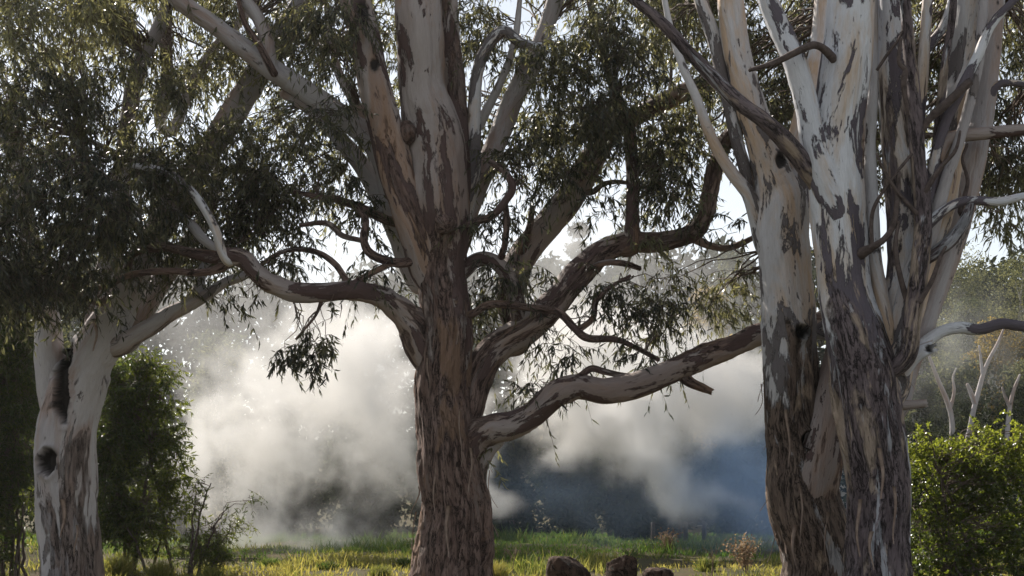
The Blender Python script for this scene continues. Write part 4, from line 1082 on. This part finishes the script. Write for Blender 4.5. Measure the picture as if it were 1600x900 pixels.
rock("largest dark rock, wide and low, nearest the central trunk", 890, 868, 20, 74, 0.6, 3, 0.3, -0.05, 14)
rock("squared upright dark rock, middle of the three", 971, 864, 20.2, 49, 0.45, 11, 1.6, 0.05, 4)
rock("smallest dark rock, lowest of the three", 1029, 886, 20, 52, 0.5, 8, 0.4, -0.05)

# ------------------------------------------------------------------ grass
def grass():
    f = Foliage()
    n = 16000
    # tufts, thicker near, from behind the rocks to the wood
    y = 19.2 + (47 - 19.2) * rng.random(n) ** 1.25
    x = (rng.random(n) * 2 - 1) * (y * 0.42)
    dens = fbm(np.stack([x * 0.4, y * 0.3, x * 0], -1), 3, 21)
    keep = rng.random(n) < np.clip(0.65 + dens * 1.4, 0.15, 1)
    x, y, dens = x[keep], y[keep], dens[keep]
    n = len(x)
    k = 8
    hgt = (0.08 + 0.12 * rng.random(n)) * (0.7 + 2.6 * np.clip(fbm(np.stack([x * 0.6, y * 0.5, x * 0 + 9], -1), 3, 31), 0, 1))
    bx = np.repeat(x, k) + rng.normal(size=n * k) * 0.08
    by = np.repeat(y, k) + rng.normal(size=n * k) * 0.08
    bz = ground_z(bx, by) - 0.01
    base = np.stack([bx, by, bz], -1)
    d = nrmz(rng.normal(size=(n * k, 3)) * np.array([0.45, 0.45, 0.1]) + np.array([0, 0, 1.0]))
    L = np.repeat(hgt, k) * (0.6 + 0.7 * rng.random(n * k))
    W = 0.009 + 0.008 * rng.random(n * k) + 0.00025 * by
    dry = np.clip(0.5 + 1.2 * fbm(np.stack([bx * 0.35, by * 0.35, bx * 0 + 5], -1), 3, 41) - (by - 24.0) * 0.075, 0, 1)  # random dryness, plus painted light: sunlit gold near, shaded green far off
    tn = np.clip(dry + rng.normal(size=n * k) * 0.16, 0, 1)
    f.leaves(base, d, L, W, tn, 0.25)
    me = mesh_np("grass", np.vstack(f.lv), np.vstack(f.lf), M['grass'], {"tone": np.concatenate(f.lt)}, smooth=False)
    obj("grass", me, None, "short yellow and green grass of the paddock", "grass", kind="stuff")


grass()


def tussock(label, x, top_y, D, wpx, nb=420, tone=0.5, name="grass_tussock", cat="grass tussock"):
    p = P(x, top_y, D)
    gz = float(ground_z(np.array([p[0]]), np.array([float(D)]))[0])
    H = max(0.2, p[2] - gz)
    W = wpx / F * D
    f = Foliage()
    base = np.stack([np.clip(rng.normal(size=nb), -1.6, 1.6) * W * 0.09, np.clip(rng.normal(size=nb), -1.6, 1.6) * W * 0.09, np.zeros(nb)], -1)
    d = nrmz(rng.normal(size=(nb, 3)) * np.array([0.5, 0.5, 0.1]) + np.array([0, 0, 1.0]))
    f.leaves(base, d, H * (0.55 + 0.5 * rng.random(nb)), np.full(nb, 0.013), np.clip(tone + rng.normal(size=nb) * .2, 0, 1), 0.3)
    me = mesh_np(name, np.vstack(f.lv), np.vstack(f.lf), M['grass'], {"tone": np.concatenate(f.lt)}, smooth=False)
    o = obj(name, me, None, label, cat, "grass tussocks")
    o.location = (p[0], D, gz - 0.02)


tussock("bright yellow-green tussock glowing left of the central trunk base", 594, 878, 22.5, 62, 700, .45)
tussock("thin dry grass tussock near the smoke at lower left", 455, 868, 23, 40, 220, .7)
tussock("yellow grass tussock right of the hollow trunk base", 185, 858, 22, 60, 600, .6)
tussock("yellow grass tussock below the bushy shrub", 250, 868, 21.8, 70, 600, .55)
tussock("yellow-green grass tussock beside the feathery shrub", 330, 878, 21.5, 60, 500, .5)
tussock("sunlit grass tussock right of the central trunk base", 775, 870, 22.5, 50, 500, .8)
tussock("green grass tussock right of the smallest rock", 1105, 862, 24, 46, 400, .3)

tussock("rank green tussock in the smoke right of the feathery shrub", 420, 866, 26, 90, 500, .15)
tussock("low green tussock between the dry one and the bright one", 512, 876, 25, 80, 500, .2)
tussock("dark green tussock in smoke behind the bright one", 548, 864, 29, 80, 420, .08)
tussock("dark tussock against the left side of the central trunk", 630, 874, 26, 44, 420, .1)

# ------------------------------------------------------------------ weeds, posts
def weed(label, x, top_y, D, spread, n, cat="dry weed", name="dry_weed", seedhead=False):
    p = P(x, top_y, D)
    gz = float(ground_z(np.array([p[0]]), np.array([float(D)]))[0])
    t = thing(name, (p[0], D, gz), label, cat, "dry weeds in the paddock")
    H = p[2] - gz
    f = Foliage()
    tops = []
    for k in range(n):
        tt = np.linspace(0, 1, 6)[:, None]
        e = np.array([p[0] + rng.normal() * spread, D + rng.normal() * spread, gz + H * (0.6 + 0.4 * rng.random())])
        a = np.array([p[0] + rng.normal() * 0.03, D + rng.normal() * 0.03, gz - 0.03])
        path = a * (1 - tt) + e * tt + np.array([0, 0, 0.1]) * np.sin(tt * 3.1)
        f.polyline(path[None], np.array([0.008]), np.array([0.004]), 4)
        tops.append(path)
        for q in range(3):
            u = path[2 + q]
            v = u + np.array([rng.normal() * 0.12, rng.normal() * 0.12, 0.12 + 0.1 * rng.random()])
            f.polyline(np.stack([u, (u + v) / 2 + 0.01, v])[None], np.array([0.005]), np.array([0.003]), 3)
            tops.append(np.stack([u, v]))
    tp = np.vstack(tops)
    if seedhead:
        m = 700
        b = tp[rng.integers(0, len(tp), m)] + rng.normal(size=(m, 3)) * np.array([0.05, 0.05, 0.06])
        b = b[b[:, 2] > gz + 0.3 * H]
        f.leaves(b, nrmz(rng.normal(size=b.shape)), 0.03 + 0.03 * rng.random(len(b)), 0.02 + 0.02 * rng.random(len(b)), rng.random(len(b)))
    for a_ in f.tv:
        pass
    obj("stalks", mesh_np("stalks", np.vstack(f.tv), np.vstack(f.tf), M['weed']), t, kind="stuff")
    if seedhead:
        obj("seed_heads", mesh_np("seed_heads", np.vstack(f.lv), np.vstack(f.lf), M['seed'], {"tone": np.concatenate(f.lt)}, smooth=False), t, kind="stuff")


weed("tall brown weed full of dry seed heads beside the rear right trunk", 1166, 852, 23, 0.12, 7, seedhead=True)
weed("bare forked dry weed right of the smallest rock", 1112, 852, 22.5, 0.10, 3)
weed("small pale seeded weed left of the fence posts", 1047, 846, 30, 0.08, 4, seedhead=True)
weed("single dry stalk left of the largest rock", 877, 858, 23, 0.05, 1)
weed("thin dry stalk in the grass beside the central trunk", 800, 862, 23, 0.06, 2)

for x, ty, D, lab in [(1062, 842, 37, "leftmost of the short dark fence posts in the paddock"), (1071, 848, 36, "tallest dark fence post in the middle of the paddock row"), (1100, 852, 36, "lone dark fence post towards the right trunks"), (1020, 845, 38, "short dark fence post above the squared rock")]:
    p = P(x, ty, D)
    gz = float(ground_z(np.array([p[0]]), np.array([float(D)]))[0])
    h = max(0.55, p[2] - gz)
    n = 9
    zz = np.linspace(-0.1, h, 6)
    a = np.arange(n) / n * 6.2832
    V = [(0.055 * math.cos(q) * (1 + .1 * math.sin(3 * q)) + 0.02 * z, 0.055 * math.sin(q), z) for z in zz for q in a] + [(0.02 * h, 0, h + 0.015)]
    i = np.arange(5)[:, None] * n
    j = np.arange(n)[None]
    q = np.stack([i + j, i + (j + 1) % n, i + n + (j + 1) % n, i + n + j], -1).reshape(-1, 4)
    tri = np.stack([5 * n + np.arange(n), 5 * n + (np.arange(n) + 1) % n, np.full(n, 6 * n)], -1)
    o = obj("fence_post", mesh_np("fence_post", V, [q, tri], M['post']), None, lab, "fence post", "fence posts in the paddock")
    o.location = (p[0], D, gz)
#SMOKE_HERE
# ------------------------------------------------------------------ smoke drifting over the paddock (a density grid)
SMOKE_LO, SMOKE_HI = (-15.5, 26.5, -0.2), (9.5, 47.0, 11.5)
SMOKE = [  # x, y, rx, ry in the photo; depth, half depth m; weight
    (450, 635, 130, 95, 35, 3.5, .85), (560, 585, 105, 95, 36, 3.5, 1.0), (330, 540, 120, 100, 35, 3, .22), (410, 720, 120, 80, 34, 3, .8),
    (605, 640, 60, 110, 34, 3, .55), (480, 840, 200, 60, 31, 2.5, .75), (300, 700, 70, 130, 32, 2.5, .45), 
    (600, 430, 110, 70, 38, 3, .14), (850, 440, 120, 90, 40, 3, .35), (900, 540, 130, 70, 37, 3, .8), (905, 395, 60, 50, 42, 3, .5),
    (1000, 600, 140, 70, 34, 3, 1.6), (960, 680, 95, 60, 33.5, 2.5, 1.6), (1020, 735, 60, 45, 34, 2, 1.3), (1075, 785, 45, 35, 33.5, 1.6, 1.2),
    (1105, 815, 28, 20, 33, 1.4, 1.3), (1125, 610, 80, 70, 35.5, 3, .8), (770, 690, 30, 90, 35, 2.5, .8), (785, 795, 28, 26, 34, 1.5, .6),
    (1175, 780, 60, 60, 34.5, 2.5, .28), (900, 800, 120, 40, 36, 2.5, .18), (660, 760, 90, 60, 35, 2.5, .35),
]


def build_smoke(blobs, lo, hi, colour, dens_k, label, vox=0.12, soft=False):
    ng = bpy.data.node_groups.new("smoke_density", 'GeometryNodeTree')
    ng.interface.new_socket("Geometry", in_out='INPUT', socket_type='NodeSocketGeometry')
    ng.interface.new_socket("Geometry", in_out='OUTPUT', socket_type='NodeSocketGeometry')
    N, Lk = ng.nodes, ng.links

    def nd(t, **kw):
        n = N.new(t)
        for k, v in kw.items():
            setattr(n, k, v)
        return n

    def vm(op, a, b=None, c=None):
        n = nd("ShaderNodeVectorMath", operation=op)
        for i, v in enumerate((a, b, c)):
            if v is None:
                continue
            if isinstance(v, tuple):
                n.inputs[i].default_value = v
            else:
                Lk.new(v, n.inputs[i])
        return n

    def mt(op, a, b=0.0, c=0.0, clamp=False):
        n = nd("ShaderNodeMath", operation=op, use_clamp=clamp)
        for i, v in enumerate((a, b, c)):
            if isinstance(v, (int, float)):
                n.inputs[i].default_value = v
            else:
                Lk.new(v, n.inputs[i])
        return n.outputs[0]

    def noise(v, sc, det, rough, dist=0.0):
        n = nd("ShaderNodeTexNoise")
        Lk.new(v, n.inputs["Vector"])
        n.inputs["Scale"].default_value = sc
        n.inputs["Detail"].default_value = det
        n.inputs["Roughness"].default_value = rough
        n.inputs["Distortion"].default_value = dist
        return n

    pos = nd("GeometryNodeInputPosition").outputs[0]
    w = noise(pos, 0.33, 3, 0.55)
    warp = vm('SCALE', vm('SUBTRACT', w.outputs["Color"], (0.5, 0.5, 0.5)).outputs[0])
    warp.inputs["Scale"].default_value = 3.6
    p = vm('ADD', pos, warp.outputs[0]).outputs[0]
    tot = None
    for (x, y, rx, ry, D, rd, wt) in blobs:
        c = P(x, y, D)
        d = vm('MULTIPLY', vm('SUBTRACT', p, tuple(c)).outputs[0], (F / (rx * D), 1 / rd, F / (ry * D))).outputs[0]
        q = vm('DOT_PRODUCT', d, d).outputs["Value"]
        g = mt('MULTIPLY', mt('EXPONENT', mt('MULTIPLY', q, -1.1)), wt)
        tot = g if tot is None else mt('ADD', tot, g)
    n1 = noise(vm('MULTIPLY', p, (1, 0.8, 1)).outputs[0], 0.45, 8, 0.66, 0.7).outputs["Fac"]
    n2 = noise(p, 1.35, 6, 0.66, 0.5).outputs["Fac"]
    core = mt('MINIMUM', mt('MULTIPLY', tot, 1.8), 1.0)
    er = mt('ADD', mt('MULTIPLY', mt('SUBTRACT', n1, 0.5), 5.2), mt('MULTIPLY', mt('SUBTRACT', n2, 0.5), 3.0))
    d1 = mt('ADD', mt('MULTIPLY', tot, 0.85), mt('MULTIPLY', er, core))
    d1 = mt('MULTIPLY', mt('MAXIMUM', mt('SUBTRACT', d1, 0.42), 0.0), 1.1)
    dens = mt('MAXIMUM', mt('ADD', d1, mt('SUBTRACT', mt('MULTIPLY', tot, 0.05), 0.006)), 0.0)
    if soft:
        dens = mt('MAXIMUM', mt('SUBTRACT', mt('MULTIPLY', tot, mt('MAXIMUM', mt('ADD', 0.5, mt('MULTIPLY', er, 0.45)), 0.08)), 0.01), 0.0)
    vc = nd("GeometryNodeVolumeCube")
    Lk.new(dens, vc.inputs["Density"])
    vc.inputs["Min"].default_value = lo
    vc.inputs["Max"].default_value = hi
    for k, i in (("Resolution X", 0), ("Resolution Y", 1), ("Resolution Z", 2)):
        vc.inputs[k].default_value = int((hi[i] - lo[i]) / vox)
    b = NB("smoke")
    pv = b.n("ShaderNodeVolumePrincipled")
    pv.inputs["Color"].default_value = (*colour, 1)
    pv.inputs["Density"].default_value = dens_k
    pv.inputs["Anisotropy"].default_value = 0.0
    b.l(pv.outputs[0], b.out.inputs["Volume"])
    sm = nd("GeometryNodeSetMaterial")
    sm.inputs["Material"].default_value = b.m
    Lk.new(vc.outputs[0], sm.inputs[0])
    go = nd("NodeGroupOutput")
    Lk.new(sm.outputs[0], go.inputs[0])
    me = mesh_np("smoke", [(0, 36, 1), (0.1, 36, 1), (0, 36.1, 1)], np.array([[0, 1, 2]]), b.m)
    o = obj("smoke", me, None, label, "smoke", kind="stuff")
    o.modifiers.new("density", 'NODES').node_group = ng


build_smoke(SMOKE, SMOKE_LO, SMOKE_HI, (0.985, 0.974, 0.955), 0.95, "pale billowing smoke drifting across the paddock behind the trees")
build_smoke([(1185, 750, 90, 80, 31.5, 2.0, 1.35), (1190, 815, 100, 45, 31, 2, .8), (860, 770, 100, 70, 32, 2, .18), (1030, 790, 120, 50, 32, 2, .14)], (-2.5, 27, -0.5), (9.0, 36, 5.0),
            (0.47, 0.65, 0.92), 0.55, "thin bluish smoke low beside the rear right trunk", 0.16, True)
build_smoke([(330, 490, 150, 110, 42, 2.6, .9), (560, 440, 170, 100, 42, 2.6, .9), (880, 420, 180, 100, 43, 2.6, .9), (1090, 480, 130, 90, 43, 2.6, .7), (720, 330, 300, 90, 44, 2.4, .5)],
            (-15, 37, 0.5), (9.5, 48, 14.0), (0.965, 0.962, 0.955), 0.20, "thin high smoke veil behind the branches of the central tree", 0.2, True)
build_smoke([(1520, 520, 130, 130, 42, 3, .9), (1440, 600, 80, 90, 40, 3, .6)], (6.0, 36, -0.4), (19.5, 48, 11.0),
            (0.93, 0.94, 0.95), 0.06, "faint smoke veil in front of the hillside at right", 0.3)


# ------------------------------------------------------------------ thin smoky air
def build_haze():
    lo, hi = np.array([-270, -70, -3.0]), np.array([270, 430, 34.0])
    V = np.array([[x, y, z] for x in (0, 1) for y in (0, 1) for z in (0, 1)], float) * (hi - lo) + lo
    Fq = np.array([[0, 1, 3, 2], [4, 6, 7, 5], [0, 4, 5, 1], [2, 3, 7, 6], [0, 2, 6, 4], [1, 5, 7, 3]])
    b = NB("haze")
    pv = b.n("ShaderNodeVolumePrincipled")
    pv.inputs["Color"].default_value = (0.97, 0.97, 0.97, 1)
    pv.inputs["Density"].default_value = 0.0002
    pv.inputs["Anisotropy"].default_value = 0.4
    b.l(pv.outputs[0], b.out.inputs["Volume"])
    obj("haze", mesh_np("haze", V, Fq, b.m, smooth=False), None, "thin pale smoky haze filling the air", "haze", kind="stuff")


build_haze()
